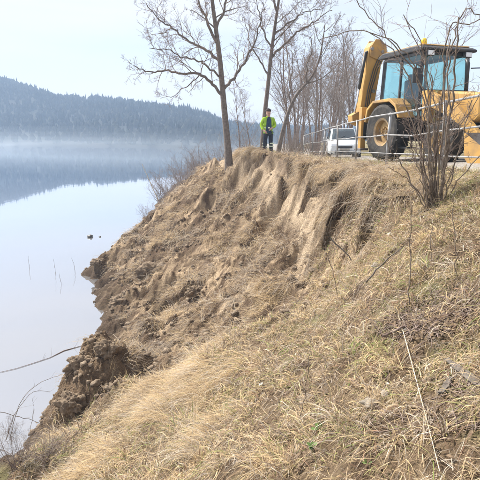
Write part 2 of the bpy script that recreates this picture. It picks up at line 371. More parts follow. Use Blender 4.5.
C = mixc(C, np.array([.12, .083, .056]), SLUMP * smooth(-.05, .3, n3 + .25 * n2 + .12 * smooth(15, 20, Y)) * .75)      # turned, damp earth
wet = (1 - smooth(.08, .85, Z + .3 * n2)) * smooth(-9, -7, X * 0 + 1)
C = mixc(C, np.array([.085, .062, .044]), wet * .85)
me_mat = bpy.data.materials.new('bank_soil'); me_mat.use_nodes = True
n, l = me_mat.node_tree.nodes, me_mat.node_tree.links; b = n['Principled BSDF']; b.inputs['Roughness'].default_value = .95; b.inputs['Specular IOR Level'].default_value = .12
a = n.new('ShaderNodeAttribute'); a.attribute_name = 'tint'; g = n.new('ShaderNodeNewGeometry')
t = n.new('ShaderNodeTexNoise'); t.inputs['Scale'].default_value = 26; t.inputs['Detail'].default_value = 8; t.inputs['Roughness'].default_value = .65
l.new(g.outputs['Position'], t.inputs['Vector'])
r = n.new('ShaderNodeValToRGB'); r.color_ramp.elements[0].position = .3; r.color_ramp.elements[1].position = .72
r.color_ramp.elements[0].color = (.5, .47, .45, 1); r.color_ramp.elements[1].color = (1.3, 1.28, 1.22, 1); l.new(t.outputs['Fac'], r.inputs[0])
x = n.new('ShaderNodeMixRGB'); x.blend_type = 'MULTIPLY'; x.inputs[0].default_value = 1; l.new(a.outputs['Color'], x.inputs[1]); l.new(r.outputs[0], x.inputs[2]); l.new(x.outputs[0], b.inputs['Base Color'])
t2 = n.new('ShaderNodeTexNoise'); t2.inputs['Scale'].default_value = 45; t2.inputs['Detail'].default_value = 6; l.new(g.outputs['Position'], t2.inputs['Vector'])
bp = n.new('ShaderNodeBump'); bp.inputs['Strength'].default_value = 1.0; bp.inputs['Distance'].default_value = .05; l.new(t2.outputs['Fac'], bp.inputs['Height']); l.new(bp.outputs[0], b.inputs['Normal'])
ny, nx = X.shape
idx = np.arange(ny * nx).reshape(ny, nx)
quads = np.stack([idx[:-1, :-1], idx[:-1, 1:], idx[1:, 1:], idx[1:, :-1]], -1).reshape(-1, 4)
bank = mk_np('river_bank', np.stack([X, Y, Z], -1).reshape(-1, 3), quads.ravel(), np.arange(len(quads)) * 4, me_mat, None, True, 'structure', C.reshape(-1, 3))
bank['label'] = 'eroded grassy earth bank sliding into the lake'

# torn turf overhanging the scarp
ly = np.arange(6.9, 27, .045); le = np.interp(ly, yg, KX[:, 4])
ov = np.clip(.27 + .55 * fbm(ly * .55, 4.4, 8., 3) + .22 * perlin(ly * 2.3, 9.), .0, .75) * smooth(6.9, 8, ly) * (1 - smooth(24, 27, ly))
nt = 9; Vt = []; Ct = []
ztop = H(le + .30, ly); ztop = np.convolve(np.pad(ztop, 6, 'edge'), np.ones(13) / 13, 'valid')
for side in (0, 1):
    for k in range(nt):
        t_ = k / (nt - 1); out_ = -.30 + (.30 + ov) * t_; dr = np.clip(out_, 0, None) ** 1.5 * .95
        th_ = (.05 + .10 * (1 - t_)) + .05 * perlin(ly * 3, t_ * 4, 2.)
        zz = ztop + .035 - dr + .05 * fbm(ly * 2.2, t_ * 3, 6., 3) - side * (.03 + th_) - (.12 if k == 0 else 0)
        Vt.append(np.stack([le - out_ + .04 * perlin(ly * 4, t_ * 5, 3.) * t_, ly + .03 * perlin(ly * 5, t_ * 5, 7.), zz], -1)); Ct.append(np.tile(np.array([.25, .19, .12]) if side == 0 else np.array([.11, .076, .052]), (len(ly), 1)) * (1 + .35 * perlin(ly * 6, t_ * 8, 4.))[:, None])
LIPV = np.stack(Vt[:nt], 1); m_ = len(ly); Vt = np.concatenate(Vt); qs = []
for k in range(nt - 1):
    a0 = np.arange(m_ - 1) + k * m_; qs.append(np.stack([a0, a0 + m_, a0 + m_ + 1, a0 + 1], -1)); b0 = a0 + nt * m_; qs.append(np.stack([b0, b0 + 1, b0 + m_ + 1, b0 + m_], -1))
a0 = np.arange(m_ - 1) + (nt - 1) * m_; qs.append(np.stack([a0, a0 + nt * m_, a0 + nt * m_ + 1, a0 + 1], -1)); qs = np.concatenate(qs)
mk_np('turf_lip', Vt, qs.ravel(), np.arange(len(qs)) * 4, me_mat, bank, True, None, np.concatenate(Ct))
# gravel track on top of the bank
ry = np.array(seg(-20, 100, 1.0)); V = []; Fq = []
for i, y in enumerate(ry):
    w0 = ROAD_X0 + .1 * perlin(y * .7, 2.2); 
    for k, xx in enumerate((w0, 5.0, 6.5, 8.6)): V.append((xx, y, plateau(y) + .015 + (.03 if 0 < k < 3 else -.045) + (xx - 3.2) / 150))
for i in range(len(ry) - 1):
    for k in range(3): Fq.append((i * 4 + k, i * 4 + k + 1, i * 4 + 5 + k, i * 4 + 4 + k))
M['gravel'] = mat('gravel', (.22, .20, .18), .95, (.38, .35, .31), 18, .8, spec=.1)
rd = mk('gravel_track', V, Fq, M['gravel'], None, True, 'structure')

# ---------------------------------------------------------------- lake
wm = bpy.data.materials.new('lake_water'); wm.use_nodes = True
n, l = wm.node_tree.nodes, wm.node_tree.links; b = n['Principled BSDF']
n.remove(b); df = n.new('ShaderNodeBsdfDiffuse'); gl = n.new('ShaderNodeBsdfGlossy'); gl.inputs['Roughness'].default_value = .03; gl.inputs[0].default_value = (.93, .96, 1, 1)
fr = n.new('ShaderNodeFresnel'); fr.inputs['IOR'].default_value = 1.33; ad = n.new('ShaderNodeMath'); ad.inputs[1].default_value = .38; ad.use_clamp = True; ms = n.new('ShaderNodeMixShader')
l.new(fr.outputs[0], ad.inputs[0]); l.new(ad.outputs[0], ms.inputs[0]); l.new(df.outputs[0], ms.inputs[1]); l.new(gl.outputs[0], ms.inputs[2]); l.new(ms.outputs[0], n['Material Output'].inputs[0])
g = n.new('ShaderNodeNewGeometry'); mp2 = n.new('ShaderNodeMapping'); mp2.inputs['Scale'].default_value = (1, .35, 1)
t = n.new('ShaderNodeTexNoise'); t.inputs['Scale'].default_value = 1.1; t.inputs['Detail'].default_value = 3
bp = n.new('ShaderNodeBump'); bp.inputs['Strength'].default_value = .05; bp.inputs['Distance'].default_value = .05
l.new(g.outputs['Position'], mp2.inputs[0]); l.new(mp2.outputs[0], t.inputs['Vector']); l.new(t.outputs['Fac'], bp.inputs['Height']); l.new(bp.outputs[0], gl.inputs['Normal'])
t3 = n.new('ShaderNodeTexNoise'); t3.inputs['Scale'].default_value = .25; t3.inputs['Detail'].default_value = 5; l.new(mp2.outputs[0], t3.inputs['Vector'])
r = n.new('ShaderNodeValToRGB'); r.color_ramp.elements[0].color = (.16, .155, .15, 1); r.color_ramp.elements[1].color = (.21, .205, .20, 1); l.new(t3.outputs['Fac'], r.inputs[0]); l.new(r.outputs[0], df.inputs[0])
mk('lake_water', [(-900, -120, 0), (420, -120, 0), (420, 900, 0), (-900, 900, 0)], [(0, 1, 2, 3)], wm, None, False, 'structure')

# ---------------------------------------------------------------- far wooded hill
az = np.radians(np.arange(-88, 46, .4)); q = np.linspace(-.08, 1, 60)
RID = [(-180, 66), (-60, 66), (0, 74), (35, 86), (70, 96), (100, 98), (135, 100), (165, 104), (190, 107), (206, 112), (222, 119), (240, 123), (300, 126), (480, 124), (800, 120)]
def shore_r(a):
    p = 240 + F * np.tan(np.clip(a, -1.2, .9)); return np.interp(p, [-400, 0, 120, 220, 300, 420, 800], [380, 330, 255, 215, 300, 420, 420])
def crest(a):
    p = 240 + F * np.tan(np.clip(a, -1.25, .9)); yy = np.interp(p, [k[0] for k in RID], [k[1] for k in RID])
    rc = shore_r(a) * 1.0 + 230
    el = (134 - yy) / F * np.cos(np.clip(a, -1.0, .9)); return rc, EYE + el * rc - 5.0
A, Q = np.meshgrid(az, q)
SR = shore_r(A); RC, HC = crest(A); HC = np.maximum(HC, 1.5)
RR = SR + Q * 460
prof = np.where(RR < RC, smooth(0, 1, np.clip((RR - SR) / (RC - SR), 0, 1)) * .45 + .55 * np.clip((RR - SR) / (RC - SR), 0, 1), 1 - .35 * smooth(0, 1, (RR - RC) / 230))
HX, HY = RR * np.sin(A), RR * np.cos(A)
HZ = HC * prof * (1 + .10 * fbm(HX * .012, HY * .012, 7., 4)) ; HZ = np.where(Q <= 0, -2.0, HZ + .4)
def far_h(x, y):
    a_ = np.arctan2(x, y); rr = np.hypot(x, y); sr = shore_r(a_); rc, hc = crest(a_); hc = np.maximum(hc, 1.5)
    pr = np.where(rr < rc, smooth(0, 1, np.clip((rr - sr) / (rc - sr), 0, 1)) * .45 + .55 * np.clip((rr - sr) / (rc - sr), 0, 1), 1 - .35 * smooth(0, 1, (rr - rc) / 230))
    return hc * pr * (1 + .10 * fbm(x * .012, y * .012, 7., 4))
M['hill'] = mat('hill_floor', (.018, .022, .018), .95, (.03, .03, .024), .05, 0, spec=.1)
ny2, nx2 = A.shape; id2 = np.arange(ny2 * nx2).reshape(ny2, nx2)
qd = np.stack([id2[:-1, :-1], id2[:-1, 1:], id2[1:, 1:], id2[1:, :-1]], -1).reshape(-1, 4)
hill = mk_np('far_hill', np.stack([HX, HY, HZ], -1).reshape(-1, 3), qd.ravel(), np.arange(len(qd)) * 4, M['hill'], None, True, 'structure')

def forest(name, N, conifer, label, seed):
    r_ = np.random.default_rng(seed); a_ = np.radians(np.where(r_.random(N) < .85, -66 + 76 * r_.random(N), 8 + 34 * r_.random(N))); 
    qq = r_.random(N) ** .8
    if conifer: qq[:N // 4] = .42 + .12 * r_.random(N // 4)
    sr = shore_r(a_); rr = sr + 3 + qq * 330; x_, y_ = rr * np.sin(a_), rr * np.cos(a_); z_ = far_h(x_, y_)
    clr = fbm(x_ * .02, y_ * .02, 3., 3); keep = (clr < .55) if conifer else (clr > -.7)
    x_, y_, z_ = x_[keep], y_[keep], z_[keep]; Vs = []; T = []; cs = []; nb = 0
    for x0, y0, z0 in zip(x_, y_, z_):
        if conifer:
            h = 3.2 + 5.0 * r_.random() ** 1.7; w = h * (.14 + .07 * r_.random()); rings = [(0.06, w), (.36, w * .62), (.34, w * .8), (.66, w * .32), (.64, w * .46), (1.0, .02)]
        else:
            h = 2.6 + 3.0 * r_.random(); w = h * (.24 + .14 * r_.random()); rings = [(0.0, w * .15), (.25, w * .7), (.5, w), (.78, w * .75), (1.0, w * .15)]
        k = 6; ph = r_.random() * 6; P = []
        for zz, ww in rings:
            for i in range(k):
                t_ = ph + i * 2 * math.pi / k; jj = ww * (1 + (r_.random() - .5) * (.55 if conifer else 1.3)); P.append((x0 + jj * math.cos(t_), y0 + jj * math.sin(t_), z0 + h * zz + (r_.random() - .5) * h * (.05 if conifer else .3)))
        for s in range(len(rings) - 1):
            for i in range(k): T.append((nb + s * k + i, nb + s * k + (i + 1) % k, nb + (s + 1) * k + (i + 1) % k, nb + (s + 1) * k + i))
        nb += len(P); Vs += P
        c = np.array([.028, .04, .028]) * (0.8 + .5 * r_.random()) if conifer else np.array([.045, .048, .038]) * (.75 + .6 * r_.random())
        cs += [c] * len(P)
    T = np.array(T); o = mk_np(name, Vs, T.ravel(), np.arange(len(T)) * 4, M['needle'], None, False, 'stuff', np.array(cs)); o['label'] = label; o['category'] = 'forest'
    return o
M['needle'] = blade_mat('far_foliage', .1)
forest('conifer_forest', 9000, True, 'dark conifer forest covering the misty hill across the lake', 5)
forest('bare_woodland', 7500, False, 'greyish bare woodland between the conifers on the far hill', 6)

# ---------------------------------------------------------------- air
def vol_mat(name, col, dens, an=.3):
    m = bpy.data.materials.new(name); m.use_nodes = True; n, l = m.node_tree.nodes, m.node_tree.links
    n.remove(n['Principled BSDF']); v = n.new('ShaderNodeVolumePrincipled'); v.inputs['Color'].default_value = (*col, 1); v.inputs['Density'].default_value = dens; v.inputs['Anisotropy'].default_value = an
    l.new(v.outputs[0], n['Material Output'].inputs['Volume']); return m
hz = MB().box((-200, 330, 62), (1500, 1000, 138)).build('haze', vol_mat('haze_air', (.54, .73, 1.0), .00100, 0.0), None, kind='stuff'); hz['label'] = 'thin blue winter haze over the whole lake'; hz['category'] = 'haze'
mm = vol_mat('mist_air', (.80, .90, 1.0), .00055, 0.0)
def lens(name, c, rx, ry_, rz, rot, label):
    V = []; Fc = []; n_, m_ = 40, 8
    for i in range(m_ + 1):
        a_ = math.pi * i / m_
        for k in range(n_):
            b_ = 2 * math.pi * k / n_; s = math.sin(a_) * (1 + .12 * math.sin(3 * b_ + c[0]))
            xx, yy = rx * s * math.cos(b_), ry_ * s * math.sin(b_)
            V.append((c[0] + xx * math.cos(rot) - yy * math.sin(rot), c[1] + xx * math.sin(rot) + yy * math.cos(rot), c[2] + rz * math.cos(a_)))
    for i in range(m_):
        for k in range(n_): Fc.append((i * n_ + k, (i + 1) * n_ + k, (i + 1) * n_ + (k + 1) % n_, i * n_ + (k + 1) % n_))
    o = mk(name, V, Fc, mm, None, True, 'stuff'); o['label'] = label; o['category'] = 'mist'
for kx, kz, wd in ((1.15, 9.5, 'topmost'), (1.1, 7.2, 'second highest'), (1.05, 5.2, 'third highest'), (1.0, 3.6, 'fourth highest'), (.95, 2.2, 'fifth highest'), (.9, 1.2, 'lowest')):
    lens('mist_bank', (-105, 228, .1), 165 * kx, 46 * kx, kz, R(-38), 'pale mist along the far shore at left, %s layer' % wd)
    lens('mist_bank', (-30, 190, .1), 80 * kx, 26 * kx, kz * .7, R(-25), 'thin mist over the water behind the leaning tree, %s layer' % wd)
lens('mist_bank', (-62, 150, .1), 125, 46, 1.6, R(-30), 'thinnest low mist spreading over the open water before the far shore')
# ---------------------------------------------------------------- grass
def blades(name, x, y, L, w, th0, curl, col, label, dirn=None, spread=.5, nseg=3, eps=.006, zoff=0, mat_='blade', drape=True):
    N = len(x); r_ = np.random.default_rng(len(x) + nseg)
    gx, gy = gx_(x, y), gy_(x, y); gm = np.hypot(gx, gy) + 1e-6
    base = np.arctan2(-gy, -gx) if dirn is None else dirn
    a_ = base + r_.normal(size=N) * spread
    dx, dy = np.cos(a_), np.sin(a_)
    P = np.zeros((N, nseg + 1, 3)); z = H(x, y) - .004 + zoff; P[:, 0] = np.stack([x, y, z], -1)
    th = th0.copy(); cx, cy, cz = x.copy(), y.copy(), z.copy(); ds = L / nseg
    for k in range(nseg):
        cx = cx + dx * ds * np.cos(th); cy = cy + dy * ds * np.cos(th)
        nzv = cz + ds * np.sin(th)
        hh = H(cx, cy) + eps * (1 + 2 * r_.random(N))
        low = nzv < hh
        nzv = np.maximum(nzv, hh); th = np.where(low, np.maximum(th - curl * .3, -.9), th - curl)
        th = np.maximum(th, -1.35); cz = nzv; P[:, k + 1] = np.stack([cx, cy, cz], -1)
        da = r_.normal(size=N) * .14; dx, dy = dx * np.cos(da) - dy * np.sin(da), dx * np.sin(da) + dy * np.cos(da)
    ph = r_.random(N) * math.pi; side = np.stack([-dy * np.cos(ph), dx * np.cos(ph), np.sin(ph) * .8 + .2], -1)
    side = np.stack([-dy, dx, (r_.random(N) - .5) * 1.6], -1); side /= np.linalg.norm(side, axis=1)[:, None]
    V = np.zeros((N, 2 * nseg + 1, 3)); 
    for k in range(nseg):
        ww = (w * (1 - .22 * k))[:, None] * .5
        V[:, 2 * k] = P[:, k] - side * ww; V[:, 2 * k + 1] = P[:, k] + side * ww
    V[:, -1] = P[:, -1]
    nv = 2 * nseg + 1; b0 = (np.arange(N) * nv)[:, None]
    ql = np.concatenate([np.array([2 * k, 2 * k + 1, 2 * k + 3, 2 * k + 2]) for k in range(nseg - 1)] + [np.array([2 * nseg - 2, 2 * nseg - 1, 2 * nseg])])
    st = np.concatenate([np.arange(nseg - 1) * 4, [4 * (nseg - 1)]]); ll = 4 * (nseg - 1) + 3
    loops = (b0 + ql[None]).ravel(); starts = (np.arange(N)[:, None] * ll + st[None]).ravel()
    cols = np.repeat(col, nv, axis=0)
    o = mk_np(name, V.reshape(-1, 3), loops, starts, M[mat_], None, False, 'stuff', cols); o['label'] = label; o['category'] = 'grass'
    return o
PAL = {'straw': (.50, .385, .245), 'blond': (.60, .46, .27), 'pale': (.58, .51, .41), 'grey': (.33, .28, .23), 'brown': (.225, .165, .115), 'red': (.29, .185, .125), 'green': (.215, .27, .085), 'olive': (.33, .32, .14)}
def colours(x, y, weights, seed, scale=1.3):
    r_ = np.random.default_rng(seed); N = len(x); out = np.zeros((N, 3)); keys = list(weights)
    W = np.stack([weights[k] * np.exp(2.4 * fbm(x * scale, y * scale, 50. + 7 * i, 3)) for i, k in enumerate(keys)], 1); W /= W.sum(1)[:, None]
    c = (W.cumsum(1) < r_.random(N)[:, None]).sum(1).clip(0, len(keys) - 1)
    out = np.array([PAL[k] for k in keys])[c] * (.80 + .5 * r_.random(N))[:, None]
    return out
def scatter(N, x0, x1, y0, y1, wfun, seed, ypow=1.0):
    r_ = np.random.default_rng(seed); xs, ys = [], []; n_ = 0
    while n_ < N:
        y = y0 + (y1 - y0) * r_.random(N) ** ypow; x = x0 + (x1 - x0) * r_.random(N)
        k = r_.random(N) < np.clip(wfun(x, y), 0, 1); xs.append(x[k]); ys.append(y[k]); n_ += k.sum()
    return np.concatenate(xs)[:N], np.concatenate(ys)[:N]
def tufts(N, per, sig, *a, **k):
    cx, cy = scatter(N // per, *a, **k); r_ = np.random.default_rng(N); t = np.repeat(np.arange(len(cx)), per)
    sg = sig * (.5 + r_.random(len(cx)))[t] * (.6 + .07 * cy[t])
    return cx[t] + r_.normal(size=len(t)) * sg, cy[t] + r_.normal(size=len(t)) * sg, t, cx[t], cy[t]
def flow(x, y, cx, cy, t, sw, per_tuft, seed):
    r_ = np.random.default_rng(seed); u = r_.normal(size=t.max() + 1)[t]
    return np.arctan2(-gy_(cx, cy), -gx_(cx, cy)) + sw * fbm(cx * .9, cy * .9, 131., 3) + per_tuft * u
def near_w(x, y):           # turf that has not slipped
    return (1 - s_slump(x, y)) * (1 - .92 * s_mound(x, y)) * smooth(-.4, .2, x - s_shore(x, y) - .7) * (.06 + .94 * smooth(-.12, .18, fbm(x * 2.6, y * 2.6, 61., 3)))
rr_ = np.random.default_rng(99)
# foreground slope
x, y, t, cx, cy = tufts(112000, 28, .045, -3.6, 3.4, .7, 9.5, lambda x, y: near_w(x, y) * (np.abs(x) < .62 * y + .5), 31, 1.2)
d = np.hypot(x, y); N = len(x); tl = (.45 + 1.0 * rr_.random(t.max() + 1) ** 1.5)[t]
blades('slope_grass', x, y, (.07 + .17 * rr_.random(N) ** 1.5) * tl, (.0020 + .0070 * rr_.random(N) ** 2.5) * (.7 + d * .16), rr_.normal(.55, .45, N), .35 + .5 * rr_.random(N),
       colours(cx, cy, {'straw': 1.8, 'blond': 1.2, 'grey': .7, 'brown': 1.2, 'olive': .7, 'green': .25, 'pale': .6, 'red': .35}, 1, 2.2), 'matted straw and grey-brown dry grass on the near slope', dirn=flow(x, y, cx, cy, t, 2.2, 1.1, 1), spread=.75)
# long combed straw lying downhill
def band(x, y): return (1 - s_mound(x, y)) * smooth(.05, .45, (.75 - .35 * smooth(.3, .9, x)) * fbm(x * .8 + 3, y * .8, 71., 3) - .12 - .10 * smooth(.3, .9, x) + .75 * np.exp(-((x + .75 + .25 * (y - 6)) / .75) ** 2 - ((y - 6.9) / 1.25) ** 2)) * smooth(.3, .9, x - s_shore(x, y) - .4) * (1 - s_plat(x, y))
x, y, t, cx, cy = tufts(24000, 40, .05, -3.2, 2.4, 1.2, 10.5, lambda x, y: band(x, y) * (np.abs(x) < .62 * y + .5), 33, 1.0)
d = np.hypot(x, y); N = len(x)
blades('combed_straw', x, y, .15 + .36 * rr_.random(N), (.002 + .0042 * rr_.random(N) ** 2) * (.7 + d * .12), rr_.normal(.25, .3, N), .22 + .25 * rr_.random(N),
       colours(cx, cy, {'blond': 1.7, 'straw': 1.3, 'pale': .7, 'grey': .55, 'brown': .45}, 2, 2.5), 'long blond straw combed flat down the slope', dirn=flow(x, y, cx, cy, t, 1.1, .5, 2), spread=.4, nseg=4)
# loose broken straw and thatch
x, y = scatter(34000, -3.4, 3.2, .8, 9.5, lambda x, y: (1 - s_slump(x, y)) * (1 - s_mound(x, y)) * smooth(.4, .9, x - s_shore(x, y)) * (np.abs(x) < .62 * y + .5), 51, 1.2); d = np.hypot(x, y); N = len(x)
blades('straw_thatch', x, y, .05 + .16 * rr_.random(N) ** 2, (.0022 + .0022 * rr_.random(N)) * (.7 + d * .14), rr_.normal(.1, .22, N), .1 + .3 * rr_.random(N), colours(x, y, {'straw': 1, 'grey': 1.2, 'brown': 1.2, 'pale': .8, 'red': .5, 'blond': .5}, 8, 2.5), 'broken straw thatch lying loose on the near slope', spread=2.5, nseg=2, eps=.012)
# grass hanging over the torn edge
PX, PY = at(268, 150, 21.3)[0], 21.3
def lipw(x, y): e = x - s_edge(x, y); return smooth(-.22, .08, e) * (1 - smooth(.5, 1.0, e)) * smooth(6.0, 7.5, y) * (.12 + .88 * smooth(-.25, .25, fbm(y * 1.3, x * .5, 81., 2))) * np.where((np.abs(x - PX * y / PY) < .5) & (y > PY - 3.5) & (y < PY + .4), .06, 1)
x, y, t, cx, cy = tufts(25000, 40, .05, -2.5, 4.0, 6.0, 30, lipw, 35, 1.2)
d = np.hypot(x, y); N = len(x); tl = (.5 + .8 * rr_.random(t.max() + 1))[t]
blades('hanging_grass', x, y, (.24 + .45 * rr_.random(N) ** 1.3) * tl, (.003 + .002 * rr_.random(N)) * (.6 + d * .12), rr_.normal(.35, .3, N), .35 + .35 * rr_.random(N),
       colours(cx, cy, {'straw': 1.3, 'blond': .6, 'grey': 1.0, 'brown': .7, 'pale': .7, 'red': .25}, 3, .8), 'long dry grass hanging over the torn edge of the bank', dirn=flow(x, y, cx, cy, t, .8, .35, 3), spread=.2, nseg=4, eps=.012)
r_ = np.random.default_rng(404); N = 26000; tf = r_.integers(0, 620, N); ti = r_.integers(2, len(ly) - 2, 620)[tf]; tk = (r_.random(620) ** .6 * (nt - 1.01))[tf]; yy_ = np.clip(ti + r_.normal(size=N) * 1.3, 0, len(ly) - 1.01); kk = np.clip(tk + r_.normal(size=N) * .9, 0, nt - 1.01); i0, k0 = yy_.astype(int), kk.astype(int); f1 = (kk - k0)[:, None]
rp = LIPV[i0, k0] * (1 - f1) + LIPV[i0, k0 + 1] * f1; keep_ = ov[i0] > .08; rp, tf = rp[keep_], tf[keep_]; N = len(rp); d = np.hypot(rp[:, 0], rp[:, 1])
blades('fringe_grass', rp[:, 0], rp[:, 1], (.16 + .42 * rr_.random(N) ** 1.3) * (.5 + r_.random(620))[tf], (.003 + .002 * rr_.random(N)) * (.6 + d * .12), rr_.normal(.35, .35, N), .5 + .4 * rr_.random(N), colours(rp[:, 0], rp[:, 1], {'straw': 1.3, 'blond': .6, 'grey': 1.0, 'brown': .8, 'pale': .6, 'red': .3}, 14, .9), 'shaggy dry grass fringe on the overhanging turf', dirn=math.pi + (r_.normal(size=620) * .5)[tf], spread=.35, nseg=4, zoff=rp[:, 2] - H(rp[:, 0], rp[:, 1]))
# wisps on the slump
def slw(x, y): return s_slump(x, y) * smooth(.0, .35, fbm(x * .8, y * .8, 91., 3)) * smooth(.2, .9, x - s_shore(x, y)) + .06 * s_scarp(x, y)
x, y, t, cx, cy = tufts(30000, 22, .05, -6.5, 2.4, 6.5, 29, slw, 37, 1.2)
d = np.hypot(x, y); N = len(x)
blades('slump_grass', x, y, .18 + .42 * rr_.random(N) ** 1.5, (.003 + .002 * rr_.random(N)) * (.6 + d * .11), rr_.normal(.4, .4, N), .35 + .4 * rr_.random(N),
       colours(x, y, {'straw': 1.2, 'grey': 1.2, 'brown': .9, 'pale': .6, 'blond': .4}, 4, .8), 'tufts of dry grass on the slipped earth', dirn=flow(x, y, cx, cy, t, 1.2, .6, 4), spread=.35)
# verge on top
def vw(x, y): return smooth(.1, .7, x - s_edge(x, y)) * (1 - smooth(3.7, 4.1, x) * (1 - smooth(8.2, 8.8, x))) * (.4 + .6 * smooth(-.3, .3, fbm(x, y, 101., 2)))
x, y = scatter(26000, -2, 9.5, 3.0, 34, lambda x, y: vw(x, y) * (x < .56 * y + 1), 39, 1.35)
d = np.hypot(x, y); N = len(x)
blades('verge_grass', x, y, .06 + .16 * rr_.random(N) ** 1.5, (.003 + .002 * rr_.random(N)) * (.6 + d * .12), rr_.normal(.7, .5, N), .4 + .4 * rr_.random(N),
       colours(x, y, {'straw': 1.2, 'olive': 1.1, 'green': .5, 'pale': .4, 'blond': .5}, 5), 'short yellowish green grass along the top of the bank', spread=2.5)
# standing dry stems
x, y = scatter(2600, -3.2, 3.2, 2.2, 24, lambda x, y: .6 * near_w(x, y) * (np.abs(x) < .62 * y + .5) + .5 * lipw(x, y), 41, 1.3); N = len(x); d = np.hypot(x, y)
blades('dry_stems', x, y, .22 + .4 * rr_.random(N) ** 2, .0022 * (.7 + d * .12), rr_.normal(1.15, .3, N), .12 + .25 * rr_.random(N), colours(x, y, {'pale': 1, 'grey': 1, 'brown': 1, 'straw': .7}, 6), 'thin standing dry stems in the matted grass', spread=2.5)

# small crumbs of earth
def rock(r, seed, sub=1, flat=.7, rough=.35, fine=0):
    bm = bmesh.new(); bmesh.ops.create_icosphere(bm, subdivisions=sub, radius=1); P = np.array([v.co[:] for v in bm.verts]); Fc = [tuple(v.index for v in f.verts) for f in bm.faces]; bm.free()
    k = 1 + rough * fbm(P[:, 0] * 1.3 + seed * 7.3, P[:, 1] * 1.3, P[:, 2] * 1.3, 4, .6) + fine * fbm(P[:, 0] * 4 + seed, P[:, 1] * 4, P[:, 2] * 4, 5, .7); return P * k[:, None] * np.array([1, .8, flat]) * r, Fc
protos = [rock(1, s * 3.1, 2, .65, .75) for s in range(6)]
Vs, Ts, nb = [], [], 0
x, y = scatter(3600, -6.8, 2.3, 6.6, 28, lambda x, y: (s_slump(x, y) * smooth(-.2, .3, fbm(x * .9, y * .9, 111., 3)) + .02 * s_scarp(x, y) + .9 * s_mound(x, y)), 43, 1.25); zz = H(x, y)
for i in range(len(x)):
    P, Fc = protos[i % 6]; r0 = .014 + .07 * rr_.random() ** 3.5; t_ = rr_.random() * 6.28; c, s = math.cos(t_), math.sin(t_)
    Q_ = P * r0; Vs.append(np.stack([Q_[:, 0] * c - Q_[:, 1] * s + x[i], Q_[:, 0] * s + Q_[:, 1] * c + y[i], Q_[:, 2] + zz[i] + r0 * .25], -1)); Ts.append(np.array(Fc) + nb); nb += len(P)
T = np.concatenate(Ts); o = mk_np('soil_crumbs', np.concatenate(Vs), T.ravel(), np.arange(len(T)) * 3, M['clod'], None, False, 'stuff'); o['label'] = 'crumbled brown earth strewn over the slipped bank'; o['category'] = 'soil'

def clod(name, px, py, r, label, cat, m='sod', sub=4, flat=.7, rough=.45, seed=0, group=None, on_water=False, sink=.25, grass=0):
    p = hit(px, py) if not on_water else None
    if p is None:
        dd = ray(px, py); p = np.array([0, 0, EYE]) + dd * (EYE / -dd[2])
    V_, F_ = rock(r, seed + px * .01, sub + (m == 'sod'), flat, rough * (.6 if m == 'sod' else 1), .16 if m == 'sod' else .05)
    o = mk(name, V_, F_, M[m], None, sub > 2); o.location = (p[0], p[1], (0 if on_water else float(H(p[0], p[1]))) + r * flat * ((.22 if m == 'sod' else .5) - sink) + (.022 if m == 'stone' else 0)); o.rotation_euler = (0, .1, random.random() * 6)
    tag(o, label, cat, group); return o
clod('stone', 90, 237, .20, 'dark round stone standing alone in the lake', 'stone', 'dark_stone', 3, .6, .3, 1, on_water=True)
clod('stone', 100, 237, .07, 'tiny dark stone in the water right of the round lone stone', 'stone', 'dark_stone', 3, .6, .3, 2, on_water=True)
clod('stone', 105, 250, .42, 'rounded dark stone at the water edge, nearest the lone stone', 'stone', 'dark_stone', 4, .6, .4, 3)
clod('sod_block', 126, 236, .22, 'dark sod block at the tip of the slump by the water', 'sod block', 'sod', 4, .5, .5, 4)
clod('sod_block', 153, 271, .55, 'round brown sod ball halfway up the slump', 'sod block', 'sod', 4, .6, .5, 5)
clod('sod_block', 120, 303, .42, 'dark wet sod block jutting into the lake in the middle of the shore', 'sod block', 'sod', 4, .6, .6, 6)
clod('sod_block', 92, 285, .22, 'small brown sod block at the leftmost point of the shore', 'sod block', 'sod', 4, .5, .5, 7)
clod('sod_block', 98, 262, .30, 'brown sod slab below the rounded dark shore stone', 'sod block', 'sod', 4, .5, .5, 8)
clod('sod_block', 82, 366, .30, 'large crumbly sod block on top of the nearest mound by the water', 'sod block', 'sod', 4, .7, .7, 9)
clod('sod_block', 72, 402, .28, 'torn sod block on the water side of the nearest mound', 'sod block', 'sod', 4, .7, .7, 10)
clod('sod_block', 108, 350, .22, 'sod block behind the nearest mound, above the small inlet', 'sod block', 'sod', 4, .7, .7, 11)
clod('sod_block', 196, 292, .26, 'dark sod block at the upper end of the long slump crack', 'sod block', 'sod', 4, .6, .7, 12)
clod('stone', 370, 408, .055, 'pale flat stone in the grass at lower right', 'stone', 'stone', 3, .55, .5, 13)
clod('stone', 385, 398, .03, 'small pale stone beside the flat pale stone', 'stone', 'stone', 3, .6, .5, 14)
clod('stone', 376, 268, .06, 'small pale stone on the slip face below the bush', 'stone', 'stone', 3, .6, .5, 15)
